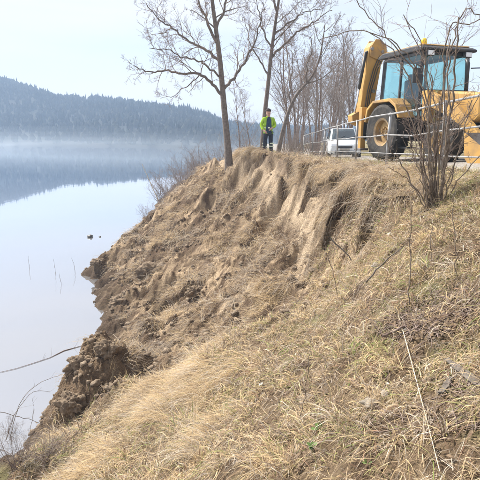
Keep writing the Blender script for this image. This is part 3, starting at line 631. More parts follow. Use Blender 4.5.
def scrap(px, py, s, label, seed):
    p = hit(px, py); r_ = np.random.default_rng(seed); g_ = 5; V_ = []; F_ = []
    for i in range(g_):
        for j in range(g_): V_.append(((i / (g_ - 1) - .5) * s + r_.normal() * s * .05, (j / (g_ - 1) - .5) * s * .7 + r_.normal() * s * .05, .25 * s * r_.random() + .01))
    for i in range(g_ - 1):
        for j in range(g_ - 1): F_.append((i * g_ + j, i * g_ + j + 1, (i + 1) * g_ + j + 1, (i + 1) * g_ + j))
    o = mk('paper_scrap', V_, F_, M['paper']); sm = o.modifiers.new('thick', 'SOLIDIFY'); sm.thickness = .002
    gx, gy = float(gx_(p[0], p[1])), float(gy_(p[0], p[1])); o.rotation_euler = Vector((-gx, -gy, 1)).to_track_quat('Z', 'Y').to_euler(); o.location = (p[0], p[1], float(H(p[0], p[1])) + .035)
    tag(o, label, 'litter')
scrap(208, 376, .075, 'white crumpled paper scrap in the combed blond straw', 1)
scrap(390, 238, .08, 'white scrap on the slip face below the bush', 2)
scrap(388, 391, .03, 'tiny white scrap above the pale flat stone', 3)
scrap(262, 389, .05, 'off-white scrap at the lip of the dark hole in the grass', 4)

# ---------------------------------------------------------------- trees
def pt_on(P, s):
    m = len(P) - 1; f = min(max(s * m, 0), m - 1e-6); i = int(f); return P[i] + (P[i + 1] - P[i]) * (f - i), (P[i + 1] - P[i]) / (np.linalg.norm(P[i + 1] - P[i]) + 1e-9)
def sprout(tb, P, r0, L, lvl, r_, cnt, up=.05, s0=.15, rmin=.004, wob=.16):
    """children along polyline P"""
    for k in range(cnt):
        s = s0 + (1 - s0) * (k + r_.random()) / cnt; p, d = pt_on(P, s)
        ax = np.cross(d, r_.normal(size=3)); ax /= np.linalg.norm(ax) + 1e-9
        ang = R(35 + 30 * r_.random()); nd = d * math.cos(ang) + ax * math.sin(ang); nd[2] += .12
        l_ = L * (1.05 - .55 * s) * (.6 + .7 * r_.random()); rr = max(rmin, r0 * (1 - .55 * s) * .55)
        nseg = 6 if lvl > 1 else 4 if lvl == 1 else 3
        C_ = walk(p, nd, l_, nseg, wob, up, r_); tb.tube(C_, np.linspace(rr, max(rmin * .6, rr * .25), nseg + 1), 5 if rr > .03 else 4 if rr > .015 else 3)
        if lvl > 0: sprout(tb, C_, rr, l_ * .55, lvl - 1, r_, max(3, int(5 + l_ * 1.0)), up, .12, rmin, wob)
def guided(pxs, Y, dY=0, n=4):
    P = [at(px, py, Y + dY * i / (len(pxs) - 1)) for i, (px, py) in enumerate(pxs)]
    P = np.array(P); t0 = np.arange(len(P)); t1 = np.linspace(0, len(P) - 1, (len(P) - 1) * n + 1)
    Q_ = np.stack([np.interp(t1, t0, P[:, i]) for i in range(3)], 1)
    for _ in range(2): Q_[1:-1] = (Q_[:-2] + 2 * Q_[1:-1] + Q_[2:]) / 4
    return Q_
def main_tree(name, trunk_px, Y, r0, r1, limbs, label, seed, crown_from, extra=10, barkm='bark', Llimb=3.0):
    r_ = np.random.default_rng(seed); T = guided(trunk_px, Y)
    T[0, 2] = min(float(H(T[0, 0], T[0, 1])), T[0, 2]) - .15
    root = empty(name, tuple(T[0])); off = T[0]
    tb = TB(); cb = TB(); rad = np.linspace(r0, r1, len(T)); rad[0] *= 1.35; rad[1] *= 1.1
    tb.tube(T - off, rad, 10)
    for (pl, dY, ra) in limbs:
        B = guided(pl, Y, dY, 5); B[1:] += r_.normal(size=B[1:].shape) * .03
        tb.tube(B - off, np.linspace(ra, ra * .25, len(B)), 6); Ln = np.linalg.norm(B[-1] - B[0]); sprout(cb, B - off, ra * .7, Ln * .42, 2, r_, int(5 + Ln * 1.9), .03, .15, .006)
    s = crown_from
    for k in range(extra):
        sk = s + (1 - s) * (k + r_.random()) / extra; p, d = pt_on(T, sk); a_ = r_.random() * 6.28
        nd = np.array([math.cos(a_), math.sin(a_), .55 + .5 * r_.random()]); rr = max(.02, r0 * (1 - sk) * .45); l_ = Llimb * (1.15 - .6 * sk) * (.7 + .5 * r_.random())
        B = walk(p, nd, l_, 8, .12, .05, r_); tb.tube(B - off, np.linspace(rr, .012, 9), 5); sprout(cb, B - off, rr * .8, l_ * .45, 2, r_, int(4 + l_ * 1.1), .04, .15, .006)
    tb.build('trunk', M[barkm], root); cb.build('crown', M['twig'], root); tag(root, label, 'tree'); return root
main_tree('bare_tree', [(229, 160), (226, 128), (223, 95), (220, 60), (216, 30), (212, 0), (207, -50), (203, -110), (205, -170)], 24, .165, .03,
          [([(224, 98), (213, 84), (200, 73), (182, 74), (165, 70), (148, 72), (134, 66)], -2.0, .075), ([(223, 90), (236, 74), (250, 55), (258, 30), (264, 4)], 1.5, .08),
           ([(220, 62), (204, 48), (190, 42), (172, 28), (158, 20), (146, 4)], 1.0, .07), ([(218, 45), (206, 22), (196, -5), (185, -40)], -1, .075), ([(216, 30), (226, 5), (236, -30), (240, -70)], .8, .07),
           ([(200, 73), (188, 86), (174, 96), (160, 98)], .6, .03), ([(222, 78), (208, 66), (196, 60), (184, 58), (168, 50), (150, 48)], -2.6, .05), ([(172, 28), (160, 35), (146, 33)], 1.2, .025)],
          'tall bare grey tree leaning over the water, left of the hi-vis worker', 1, .45, 9)
main_tree('bare_tree', [(262, 153), (264, 120), (268, 85), (271, 55), (275, 25), (279, 0), (285, -60), (288, -130)], 27, .135, .03,
          [([(271, 58), (285, 44), (300, 30), (315, 22), (332, 10)], 1, .07), ([(274, 35), (290, 22), (304, 12), (322, 9)], -1.2, .05), ([(269, 75), (258, 58), (248, 40), (243, 15)], 1, .05),
           ([(277, 12), (268, -15), (262, -50)], 0.5, .06), ([(272, 48), (262, 30), (258, 8), (252, -20)], -1, .05)],
          'slim bare tree rising directly behind the hi-vis worker', 2, .4, 8)
main_tree('bare_tree', [(278, 152), (283, 130), (289, 110), (296, 95), (306, 84), (314, 74), (320, 58), (323, 40), (325, 24)], 29, .125, .02,
          [([(290, 108), (289, 85), (293, 62), (292, 42)], 1, .05), ([(306, 84), (307, 66), (312, 50), (310, 32)], -1, .05), ([(306, 84), (320, 80), (332, 70), (344, 58)], 1, .045)],
          'crooked bare tree bending right, just right of the hi-vis worker', 3, .4, 7)
# trees further back, each its own
ORD = 'first second third fourth fifth sixth seventh eighth ninth tenth eleventh twelfth thirteenth fourteenth fifteenth sixteenth seventeenth eighteenth nineteenth twentieth twenty-first twenty-second twenty-third twenty-fourth twenty-fifth twenty-sixth twenty-seventh twenty-eighth twenty-ninth thirtieth thirty-first thirty-second'.split()
def bg_tree_mesh(seed, h, fork):
    r_ = np.random.default_rng(seed); tb = TB(); cb = TB()
    for f_ in range(fork):
        a_ = r_.random() * 6.28; d = np.array([math.cos(a_) * .12 * (fork > 1), math.sin(a_) * .12 * (fork > 1), 1]); L_ = h * (.8 + .3 * r_.random()); T = walk((0, 0, -.3), d, L_, 10, .05, .04, r_)
        tb.tube(T, np.linspace(.007 * h + .02, .012, 11), 6)
        for k in range(11):
            s = .28 + .7 * (k + r_.random()) / 11; p, dd = pt_on(T, s); b_ = r_.random() * 6.28; nd = np.array([math.cos(b_), math.sin(b_), .9 + .7 * r_.random()]); l_ = h * .30 * (1.2 - s) * (.7 + .6 * r_.random()) + .4
            B = walk(p, nd, l_, 6, .12, .06, r_); cb.tube(B, np.linspace(.018 + .03 * (1 - s), .008, 7), 4); sprout(cb, B, .02, l_ * .5, 1, r_, 7, .05, .12, .007)
    return tb, cb
bgp = []
for i in range(7):
    tb, cb = bg_tree_mesh(100 + i, 8.5, 1 + i % 3)
    t_ = tb.build('trunk', M['bark_brown']); c_ = cb.build('crown', M['twig_far']); bgp.append((t_.data, c_.data)); bpy.data.objects.remove(t_); bpy.data.objects.remove(c_)
bspots = [(240, 44, .75), (250, 52, .9), (284, 40, .9), (292, 36, 1.0), (300, 48, 1.15), (306, 34, .85), (312, 41, 1.1), (319, 52, 1.3), (325, 37, .95), (331, 45, 1.15), (338, 33, .85), (343, 50, 1.25),
          (350, 39, 1.0), (357, 46, 1.05), (364, 55, 1.2), (372, 42, .8), (384, 50, .8), (395, 60, .9), (410, 48, .6), (428, 55, .7), (450, 47, .55), (470, 52, .6), (296, 60, 1.3), (336, 62, 1.4), (318, 31, .7), (330, 30, .6)]
bspots += [(288, 43, 1.0), (303, 39, .95), (315, 35, .9), (328, 58, 1.35), (346, 43, 1.1)]; bspots = [q_ for k, q_ in enumerate(sorted(bspots)) if k % 5 != 3]
for i, (px, Yd, s) in enumerate(bspots):
    p = at(px, 150, Yd); z = float(H(p[0], p[1])); root = empty('thicket_tree', (p[0], p[1], z), random.random() * 6.28); sc_ = s * random.uniform(.9, 1.1); root.scale = (sc_, sc_, sc_)
    td, cd = bgp[(i * 3 + i // 7) % 7]
    for nm, da in (('trunk', td), ('crown', cd)):
        o = bpy.data.objects.new(nm, da); COL.objects.link(o); o.parent = root
    tag(root, '%s bare tree, %s from the left in the brown thicket behind fence and vehicles' % ('tall slender' if s > 1.1 else 'small' if s < .8 else 'slender', ORD[i]), 'tree', 'bare trees of the thicket')

# shrubs by the far end of the bank
def shrub_tb(seed, h, n_, spread):
    r_ = np.random.default_rng(seed); sb = TB(); wb = TB()
    for k in range(n_):
        a_ = r_.random() * 6.28; d = np.array([math.cos(a_) * spread, math.sin(a_) * spread, 1.]); L_ = h * (.6 + .5 * r_.random()); S = walk((r_.normal() * .15, r_.normal() * .15, -.1), d, L_, 7, .10, .0, r_)
        sb.tube(S, np.linspace(.012 + .004 * h, .004, 8), 4); sprout(wb, S, .012, L_ * .4, 1, r_, 8, .04, .25, .004)
    return sb, wb
shp = []
for i in range(4):
    sb, wb = shrub_tb(200 + i, 2.6, 16, .55); a1 = sb.build('stem', M['bark_brown']); a2 = wb.build('twigs', M['twig_far']); shp.append((a1.data, a2.data)); bpy.data.objects.remove(a1); bpy.data.objects.remove(a2)
SHL = 'leafless brown shrub on the lakeside slope below the leaning tree'
for i, (X_, Y_, s) in enumerate(sorted([(-5.6, 37, 1.0), (-4.6, 34, .9), (-4.9, 41, 1.2), (-3.4, 33, .85), (-6.3, 43, 1.0), (-3.6, 38, 1.1), (-2.4, 31, .8), (-5.4, 48, 1.3), (-2.6, 36, 1.0), (-1.4, 33, .9), (-6.0, 32, .6)], key=lambda q: q[0] / q[1])):
    root = empty('bare_shrub', (X_, Y_, max(0, float(H(X_, Y_)))), random.random() * 6); root.scale = (s, s, s)
    for nm, da in zip(('stems', 'twigs'), shp[i % 4]):
        o = bpy.data.objects.new(nm, da); COL.objects.link(o); o.parent = root
    tag(root, SHL + ', %s from the left' % ORD[i], 'shrub', 'lakeside shrubs')
for i, (px, Yd, s) in enumerate(([(245, 30, .75), (287, 33, .7), (300, 30, .8), (312, 28.5, .8), (322, 27, .7), (300, 26, .5), (318, 34, 1.0), (292, 28, .55)])):
    p = at(px, 150, Yd); root = empty('bare_shrub', (p[0], p[1], float(H(p[0], p[1]))), random.random() * 6); root.scale = (s, s, s)
    for nm, da in zip(('stems', 'twigs'), shp[(i + 1) % 4]):
        o = bpy.data.objects.new(nm, da); COL.objects.link(o); o.parent = root
    tag(root, 'leafless brown shrub, %s from the left in the undergrowth near the far fence end' % ORD[sorted([245, 287, 300.1, 312, 322, 300, 318, 292]).index(px if (px, Yd) != (300, 30) else 300.1)], 'shrub', 'undergrowth shrubs by the fence')

for i, (px, py, s) in enumerate([(18, 468, .34), (46, 462, .26), (4, 452, .30)]):
    p = hit(px, py); root = empty('bare_shrub', (p[0], p[1], float(H(p[0], p[1])) - .02), i * 2.1); root.scale = (s, s, s * .9)
    for nm, da in zip(('stems', 'twigs'), shp[i % 4]):
        o = bpy.data.objects.new(nm, da); COL.objects.link(o); o.parent = root
    tag(root, ['low twiggy shrub in the bottom left corner', 'smallest twiggy shrub near the bottom left, right of the brambles', 'low twiggy shrub cut by the left edge at the waterline'][i], 'shrub')
# large leafless bush at the right
bp0 = hit(432, 208); r_ = np.random.default_rng(77)
root = empty('leafless_bush', tuple(bp0)); off = np.array(bp0); YB = bp0[1]
wb = TB()
stems = [([(434, 208), (436, 160), (440, 110), (446, 70), (450, 40)], 0.3, .020), ([(438, 210), (444, 170), (450, 120), (455, 70), (458, 18)], -.2, .024), ([(430, 208), (424, 170), (415, 130), (404, 95)], .4, .016),
         ([(432, 210), (430, 165), (428, 120), (432, 75)], -.3, .018), ([(428, 209), (410, 178), (392, 150), (378, 128)], .3, .013), ([(440, 209), (452, 175), (462, 140), (472, 100)], .2, .015),
         ([(436, 209), (440, 150), (436, 100), (424, 60), (406, 18)], .5, .012), ([(433, 206), (436, 170), (433, 140), (441, 95)], .1, .018), ([(426, 210), (416, 190), (402, 175), (388, 166)], -.2, .010),
         ([(441, 209), (446, 160), (444, 120), (450, 85)], -.4, .016), ([(429, 207), (420, 160), (420, 120), (410, 80), (392, 50), (368, 30)], 0.6, .016), ([(437, 208), (448, 150), (470, 110), (488, 84)], .3, .012),
         ([(431, 209), (433, 150), (424, 100), (412, 58), (386, 36), (350, 30), (318, 40)], .8, .015), ([(439, 209), (450, 120), (448, 60), (458, 22), (468, 6), (486, 20)], .2, .016), ([(436, 208), (446, 100), (442, 55), (452, 20), (472, 26), (490, 10)], -.1, .015), 
         ([(434, 209), (426, 140), (428, 80), (420, 40), (404, 14)], -.4, .013), ([(435, 207), (436, 130), (420, 80), (398, 50), (372, 20), (352, -4)], .5, .015), ([(442, 210), (458, 180), (476, 160), (492, 148)], 0, .012)]
for k in range(16):
    a_ = r_.normal(); b_ = 433 + a_ * 6; h_ = 60 + 95 * r_.random(); sp = a_ * 16 + r_.normal() * 10
    stems.append(([(b_, 209 + r_.random() * 3), (b_ + sp * .25, 209 - h_ * .4), (b_ + sp * .7, 209 - h_ * .75), (b_ + sp * 1.2, 209 - h_ * 1.05)], r_.normal() * .35, .005 + .005 * r_.random()))
for pl, dY, ra in stems:
    S = guided(pl, YB, dY, 5); S[2:] += r_.normal(size=S[2:].shape) * .012; sb = TB(); sb.tube(S - off, np.linspace(ra * .7, ra * .36, len(S)), 6); sb.build('stem', M['bush_bark'], root)
    Ln = np.linalg.norm(S[-1] - S[0]); sprout(wb, S - off, ra * .7, Ln * .26, 1, r_, int(3 + Ln * 1.5), .05, .25, .0024, .14)
wb.build('twigs', M['twig'], root); tag(root, 'large leafless bush with many stems in front of the fence at right', 'bush')

# ---------------------------------------------------------------- pipe fence
FY = [4.9 + 2.8 * k for k in range(8)]
def fx(y): return 3.08 + .05 * math.sin(y * .4)
FP = np.polyfit(np.linspace(4, 26, 60), np.array([float(H(fx(q_), q_)) for q_ in np.linspace(4, 26, 60)]), 3)
def fz(y): return float(np.polyval(FP, y)) + .02
root = empty('pipe_fence', (fx(FY[0]), FY[0], fz(FY[0]))); o0 = Vector(root.location)
for k, y in enumerate(FY):
    lean = [.02, -.03, .04, .0, -.02, .03, -.04, .02][k]
    MB().tube([Vector((fx(y), y, fz(y) - .35)) - o0, Vector((fx(y) + lean * .4, y, fz(y) + .6)) - o0, Vector((fx(y) + lean, y, fz(y) + 1.08)) - o0], .027, 10).build('post', M['galv'], root, True)
for k in range(len(FY) - 1):
    for hh, rad in ((1.05, .018), (.64, .014), (.26, .012)):
        a_ = Vector((fx(FY[k]) + .0, FY[k], fz(FY[k]) + hh)) - o0; b_ = Vector((fx(FY[k + 1]), FY[k + 1], fz(FY[k + 1]) + hh)) - o0; m_ = (a_ + b_) / 2 + Vector((random.gauss(0, .015), 0, random.gauss(0, .02) - .01))
        MB().tube([a_, m_, b_], rad, 8).build('rail', M['galv'], root, True)
tag(root, 'grey galvanised pipe fence with three rails along the top of the bank', 'fence')

# ---------------------------------------------------------------- backhoe loader
def wheel(root, c, r, w, rimr, name='wheel', lugs=18):
    W = empty(name, c); W.parent = root
    t_ = MB().lathe([(rimr, -w * .42), (r * .86, -w * .5), (r * .96, -w * .44), (r * .97, 0), (r * .96, w * .44), (r * .86, w * .5), (rimr, w * .42), (rimr, -w * .42)], n=36)
    for k in range(lugs):
        for s in (-1, 1):
            a_ = 2 * math.pi * (k + (.5 if s > 0 else 0)) / lugs; m_ = Matrix.Rotation(-a_, 3, 'Y') @ Matrix.Rotation(s * .6, 3, 'X')
            m_ = Matrix.Rotation(-a_, 3, 'Y') @ Matrix.Rotation(s * R(35), 3, 'X')
            t_.box((r * .97 * math.cos(a_), s * w * .22, r * .97 * math.sin(a_)), (r * .07, w * .5, r * .06), m_)
    t_.build('tyre', M['rubber'], W, False)
    rm = MB().lathe([(0.02, -w * .12), (rimr * .35, -w * .14), (rimr * .42, -w * .2), (rimr * .8, -w * .1), (rimr * .86, -w * .38), (rimr * 1.02, -w * .43), (rimr * 1.02, w * .43), (rimr * .86, w * .38), (rimr * .8, w * .1), (rimr * .42, w * .2), (.02, w * .14)], n=28)
    for k in range(8): rm.lathe([(.0, -w * .27), (.022, -w * .26), (.022, -w * .1)], (rimr * .3 * math.cos(k * .785), 0, rimr * .3 * math.sin(k * .785)), 6)
    rm.build('rim', M['rim'], W, False); return W
hd = math.atan2(-.954, .30); O = np.array([4.78, 13.8])
bz = float(plateau(O[1])) + .03
BH = empty('backhoe_loader', (O[0], O[1], bz), hd)
# local: +x forward, +y left, z up; rear axle at x = 0
wheel(BH, (0, -.93, .74), .74, .44, .36); wheel(BH, (0, .93, .74), .74, .44, .36)
wheel(BH, (2.15, -.88, .50), .50, .34, .25); wheel(BH, (2.15, .88, .50), .50, .34, .25)
MB().box((.95, 0, .68), (3.0, .62, .34)).box((0, 0, .74), (.3, 1.5, .26)).box((2.15, 0, .5), (.22, 1.5, .2)).build('chassis', M['black'], BH, bevel=.02)
hood = MB().prism([(.98, .95), (2.55, .95), (2.66, 1.05), (2.66, 1.50), (2.58, 1.58), (.98, 1.74)], -.42, .42).build('engine_hood', M['yellow'], BH, bevel=.05)
MB().box((2.665, 0, 1.22), (.03, .62, .42)).build('grille', M['black'], hood)
for k in range(6): MB().box((2.69, 0, 1.06 + k * .065), (.02, .6, .018)).build('grille_bar', M['black'], hood)
for s in (-1, 1):
    MB().lathe([(0, .03), (.075, .025), (.085, 0), (.08, -.03)], (2.68, s * .30, 1.36), 16, 'x').build('headlight', M['lamp'], hood)
    MB().box((1.6, s * .425, 1.25), (.7, .02, .3)).build('side_vent', M['black'], hood)
MB().tube([(1.35, .30, 1.6), (1.35, .30, 2.35), (1.28, .30, 2.45)], .045, 10).build('exhaust', M['black'], BH, True)
for s in (-1, 1):                                       # rear mudguards
    pr = [(-.80, 1.02), (-.72, 1.36), (-.42, 1.56), (.35, 1.58), (.62, 1.42), (.80, 1.10), (.74, 1.08), (.58, 1.36), (.33, 1.50), (-.40, 1.49), (-.66, 1.31), (-.74, 1.0)]
    MB().prism(pr, s * .70 if s > 0 else -1.16, 1.16 if s > 0 else -.70).build('mudguard', M['yellow'], BH, bevel=.015)
# cab: pillars, roof, panes
Xf, Xr, Wc, zb, zt = .95, -.75, .70, 1.05, 2.62
cabf = MB()
for (xx, sx) in ((Xf, -.06), (Xr, .06), (.08, 0)):
    for s in (-1, 1): cabf.bar((xx, s * Wc, zb), (xx + sx, s * (Wc - .04), zt), .085 if sx else .06)
for s in (-1, 1): cabf.bar((Xf, s * Wc, zb), (Xr, s * Wc, zb), .08).bar((Xf - .06, s * (Wc - .04), zt), (Xr + .06, s * (Wc - .04), zt), .07)
for xx, sx in ((Xf, -.06), (Xr, .06)): cabf.bar((xx, -Wc, zb), (xx, Wc, zb), .08).bar((xx + sx, -Wc + .04, zt), (xx + sx, Wc - .04, zt), .07)
cabf.bar((Xf - .02, -Wc, 1.75), (Xf - .02, Wc, 1.75), .035)
cab = cabf.build('cab_frame', M['black'], BH, bevel=.012)
MB().prism([(Xf - .1, .98), (Xf + .04, 1.06), (Xf + .03, 1.14), (Xr - .02, 1.14), (Xr - .02, .80), (.6, .70)], -.66, .66).build('cab_floor', M['black'], BH, bevel=.02)
MB().prism([(Xf + .10, 2.66), (Xf + .12, 2.72), (Xf - .05, 2.79), (Xr + .1, 2.80), (Xr - .10, 2.72), (Xr - .10, 2.66)], -.80, .80).build('roof', M['black'], BH, bevel=.04)
MB().prism([(Xf - .03, 2.795), (Xf - .08, 2.83), (Xr + .15, 2.835), (Xr + .06, 2.80)], -.70, .70).build('roof_skin', M['yellow'], BH, bevel=.02)
def pane(q, name='window_pane'):
    q = [Vector(p) for p in q]; nrm = (q[1] - q[0]).cross(q[3] - q[0]).normalized() * .004
    MB().add([p - nrm for p in q] + [p + nrm for p in q], [(3, 2, 1, 0), (4, 5, 6, 7), (0, 1, 5, 4), (1, 2, 6, 5), (2, 3, 7, 6), (3, 0, 4, 7)]).build(name, M['glass'], BH)
pane([(Xf, -.66, 1.10), (Xf, .66, 1.10), (Xf - .056, .63, 2.58), (Xf - .056, -.63, 2.58)], 'windscreen')
pane([(Xr, -.66, 1.10), (Xr, .66, 1.10), (Xr + .056, .63, 2.58), (Xr + .056, -.63, 2.58)], 'rear_window')
for s in (-1, 1):
    pane([(.12, s * .70, 1.10), (Xf - .05, s * .70, 1.10), (Xf - .10, s * .665, 2.58), (.12, s * .665, 2.58)], 'door_pane')
    pane([(Xr + .05, s * .70, 1.62), (.04, s * .70, 1.62), (.04, s * .665, 2.58), (Xr + .1, s * .665, 2.58)], 'quarter_pane')
    MB().box((-.35, s * .70, 1.34), (.72, .03, .5)).build('side_panel', M['black'], BH)
    lm = MB().box((Xf + .06, s * .55, 2.60), (.10, .2, .13)).build('work_light', M['black'], BH, bevel=.01); MB().box((Xf + .115, s * .55, 2.60), (.01, .17, .10)).build('lens', M['lamp'], lm)
    ml = MB().bar((Xf, s * .74, 2.30), (Xf + .22, s * 1.02, 2.30), .025).bar((Xf + .22, s * 1.02, 2.32), (Xf + .22, s * 1.02, 2.05), .025).build('mirror_arm', M['black'], BH)
    MB().box((Xf + .24, s * 1.02, 2.05), (.05, .2, .34)).build('mirror', M['black'], ml, bevel=.02)
    MB().box((.75, s * .86, .62), (.5, .28, .04)).box((.75, s * .86, .36), (.45, .26, .04)).bar((.55, s * .86, .36), (.55, s * .8, .9), .03).bar((.95, s * .86, .36), (.95, s * .8, .9), .03).build('step', M['black'], BH)
MB().lathe([(0, .15), (.05, .14), (.07, .10), (.075, 0), (.0, 0)], (Xf - .20, -.55, 2.83), 16, 'z').build('beacon', M['beacon'], BH, True)
MB().box((-.1, 0, 1.38), (.5, .5, .16)).box((-.34, 0, 1.75), (.14, .48, .72)).box((-.36, 0, 2.18), (.1, .28, .18)).build('operator_seat', M['seat'], BH, bevel=.05)
MB().tube([(.62, 0, 1.14), (.5, 0, 1.65)], .03).lathe([(.17, -.015), (.2, 0), (.17, .015)], (.49, 0, 1.68), 20, 'z').build('steering_column', M['black'], BH)
# loader arms and bucket
for s in (-1, 1):
    MB().prism([(1.05, 1.62), (1.25, 1.70), (2.2, 1.32), (3.05, .62), (3.20, .40), (3.02, .34), (2.75, .60), (2.0, 1.08), (1.05, 1.42)], s * .60 - .06, s * .60 + .06).build('loader_arm', M['yellow'], BH, bevel=.012)
    MB().tube([(1.2, s * .60, .85), (1.9, s * .60, 1.0)], .055, 10).build('lift_cylinder', M['black'], BH); MB().tube([(1.9, s * .60, 1.0), (2.35, s * .60, 1.1)], .03, 8).build('cylinder_rod', M['chrome'], BH)
    MB().prism([(1.1, 1.0), (1.28, 1.0), (1.28, 1.72), (1.0, 1.72)], s * .60 - .09, s * .60 + .09).build('loader_tower', M['yellow'], BH, bevel=.01)
bk = [(3.05, .72), (3.15, .20), (3.30, .06), (3.95, .03), (3.95, .06), (3.34, .11), (3.21, .24), (3.12, .72)]
bkt = MB().prism(bk, -1.12, 1.12).build('front_bucket', M['steel'], BH, bevel=.006)
for s in (-1, 1): MB().prism([(3.07, .72), (3.15, .20), (3.30, .06), (3.95, .035), (3.75, .35)], s * 1.13 - .015, s * 1.13 + .015).build('bucket_cheek', M['yellow'], bkt)
for k in range(8): MB().prism([(3.9, .025), (4.08, .03), (3.9, .075)], -1.02 + k * .29 - .04, -1.02 + k * .29 + .04).build('bucket_tooth', M['steel'], bkt)
# backhoe: side-shift frame, boom folded up, dipper, stabilisers; shifted to the machine's right
ys = -.78
MB().box((-1.05, 0, .62), (.16, 2.1, .16)).box((-1.05, 0, 1.15), (.16, 2.1, .14)).box((-1.05, -1.0, .88), (.16, .14, .6)).box((-1.05, 1.0, .88), (.16, .14, .6)).box((-.9, 0, .85), (.25, .9, .4)).build('slide_frame', M['black'], BH, bevel=.012)
yk = -.50
def prx(prof, x0, x1, name, m, parent=BH, bevel=.015):      # outline in (y, z), extruded along x
    n_ = len(prof); V_ = [(x0, yk + a_, z_) for a_, z_ in prof] + [(x1, yk + a_, z_) for a_, z_ in prof]
    return MB().add(V_, [tuple(range(n_ - 1, -1, -1)), tuple(range(n_, 2 * n_))] + [(k, (k + 1) % n_, (k + 1) % n_ + n_, k + n_) for k in range(n_)]).build(name, m, parent, bevel=bevel)
MB().prism([(-1.10, .55), (-1.10, 1.20), (-1.32, 1.24), (-1.66, 1.10), (-1.66, .80), (-1.4, .55)], yk - .42, yk - .06).build('kingpost', M['black'], BH, bevel=.02)
boom = prx([(-.42, .98), (-.28, .88), (-.16, .98), (-.14, 1.4), (-.08, 1.85), (.04, 2.25), (.17, 2.6), (.29, 2.85), (.31, 3.04), (.22, 3.20), (.06, 3.28), (-.10, 3.25), (-.22, 3.10), (-.27, 2.8), (-.29, 2.4), (-.36, 1.95), (-.42, 1.5)], -1.72, -1.42, 'boom', M['yellow'])
for xx in (-1.74, -1.40): prx([(-.22, 2.85), (-.20, 3.1), (-.06, 3.31), (.1, 3.31), (.30, 3.14), (.33, 2.9), (.16, 2.72)], xx - .014, xx + .014, 'boom_head_plate', M['yellow'], boom, .006)
for (a_, z_) in ((.18, 2.98), (-.16, 3.05), (-.22, 1.1), (-.05, 1.9)): MB().lathe([(0, -.37), (.05, -.37), (.05, .03), (0, .03)], (-1.40, yk + a_, z_), 14, 'x').build('pin', M['steel'], boom)
prx([(.20, 2.98), (.36, 2.92), (.40, 2.6), (.30, 1.9), (.22, 1.35), (.10, 1.32), (.12, 1.9), (.16, 2.5)], -1.98, -1.78, 'dipper', M['yellow'])
MB().tube([(-1.5, yk - .58, 1.18), (-1.5, yk - .45, 2.0)], .032, 10).build('ram_rod', M['chrome'], BH, True)
MB().tube([(-1.5, yk - .455, 1.97), (-1.5, yk - .30, 2.95)], .046, 12).tube([(-1.5, yk - .30, 2.95), (-1.5, yk - .1, 3.02)], .04, 8).build('boom_ram', M['black'], BH, True)
prx([(-.66, 1.02), (-.70, 1.22), (-.50, 1.32), (-.28, 1.34), (-.26, 1.0), (-.45, .92)], -1.66, -1.40, 'swing_bracket', M['yellow'])
for k in range(3): MB().tube([(-1.38, yk - .34 + k * .06, 1.1), (-1.36, yk - .26 + k * .06, 1.9), (-1.37, yk - .1 + k * .07, 2.5), (-1.40, yk + .1 + k * .07, 2.9)], .014, 6).build('hydraulic_hose', M['black'], BH, True)
MB().prism([(-1.10, 1.6), (-.92, 1.35), (-1.0, .78), (-1.35, .62), (-1.55, .78), (-1.45, .84), (-1.3, .72), (-1.05, .84), (-1.05, 1.3)], yk + .05, yk + .60).build('digging_bucket', M['steel'], BH, bevel=.01)
for s in (-1, 1):
    MB().box((-1.05, s * 1.06, .85), (.15, .16, 1.15)).build('stabiliser', M['yellow'], BH, bevel=.012); MB().box((-1.05, s * 1.06, .27), (.34, .26, .06)).build('stabiliser_foot', M['steel'], BH, bevel=.01)
tag(BH, 'yellow backhoe loader with raised digging boom parked behind the fence', 'excavator')

# ---------------------------------------------------------------- parked car, front towards the camera
cpos = at(343, 157, 27.5); CZ = float(plateau(27.5)) + .045
CAR = empty('parked_car', (cpos[0] - .05, 27.5, CZ), R(-98))
def loft(sections, name, m, bevel=0, shade=True):
    V_ = []; F_ = []; n_ = len(sections[0])
    for s in sections: V_ += s
    for i in range(len(sections) - 1):
        for k in range(n_): F_.append((i * n_ + k, i * n_ + (k + 1) % n_, (i + 1) * n_ + (k + 1) % n_, (i + 1) * n_ + k))
    F_ += [tuple(range(n_ - 1, -1, -1)), tuple(range((len(sections) - 1) * n_, len(sections) * n_))]
    return mk(name, V_, F_, m, CAR, shade, None, bevel)
def hullsec(x, w, z0, z1): c = .08; return [(x, -w + c, z0), (x, w - c, z0), (x, w, z0 + c), (x, w + .01, (z0 + z1) / 2), (x, w - .03, z1 - c * .7), (x, w - .12, z1), (x, -w + .12, z1), (x, -w + .03, z1 - c * .7), (x, -w - .01, (z0 + z1) / 2), (x, -w, z0 + c)]
loft([hullsec(-2.0, .74, .38, .98), hullsec(-1.9, .82, .28, 1.02), hullsec(-.6, .85, .22, 1.0), hullsec(.75, .85, .22, .98), hullsec(1.5, .83, .24, .93), hullsec(1.95, .76, .26, .84), hullsec(2.08, .66, .30, .72)], 'body', M['car_paint'], .02)
def cabsec(x, w0, w1, z0, z1): return [(x, -w0, z0), (x, w0, z0), (x, w1, z1 - .05), (x, w1 - .1, z1), (x, -w1 + .1, z1), (x, -w1, z1 - .05)]
loft([cabsec(-1.92, .74, .60, .98, 1.10), cabsec(-1.72, .76, .62, .98, 1.50), cabsec(-.6, .78, .64, .98, 1.57), cabsec(.05, .78, .62, .97, 1.53), cabsec(.35, .77, .66, .97, 1.28), cabsec(.95, .75, .70, .96, 1.0)], 'roof', M['car_paint'], .015)
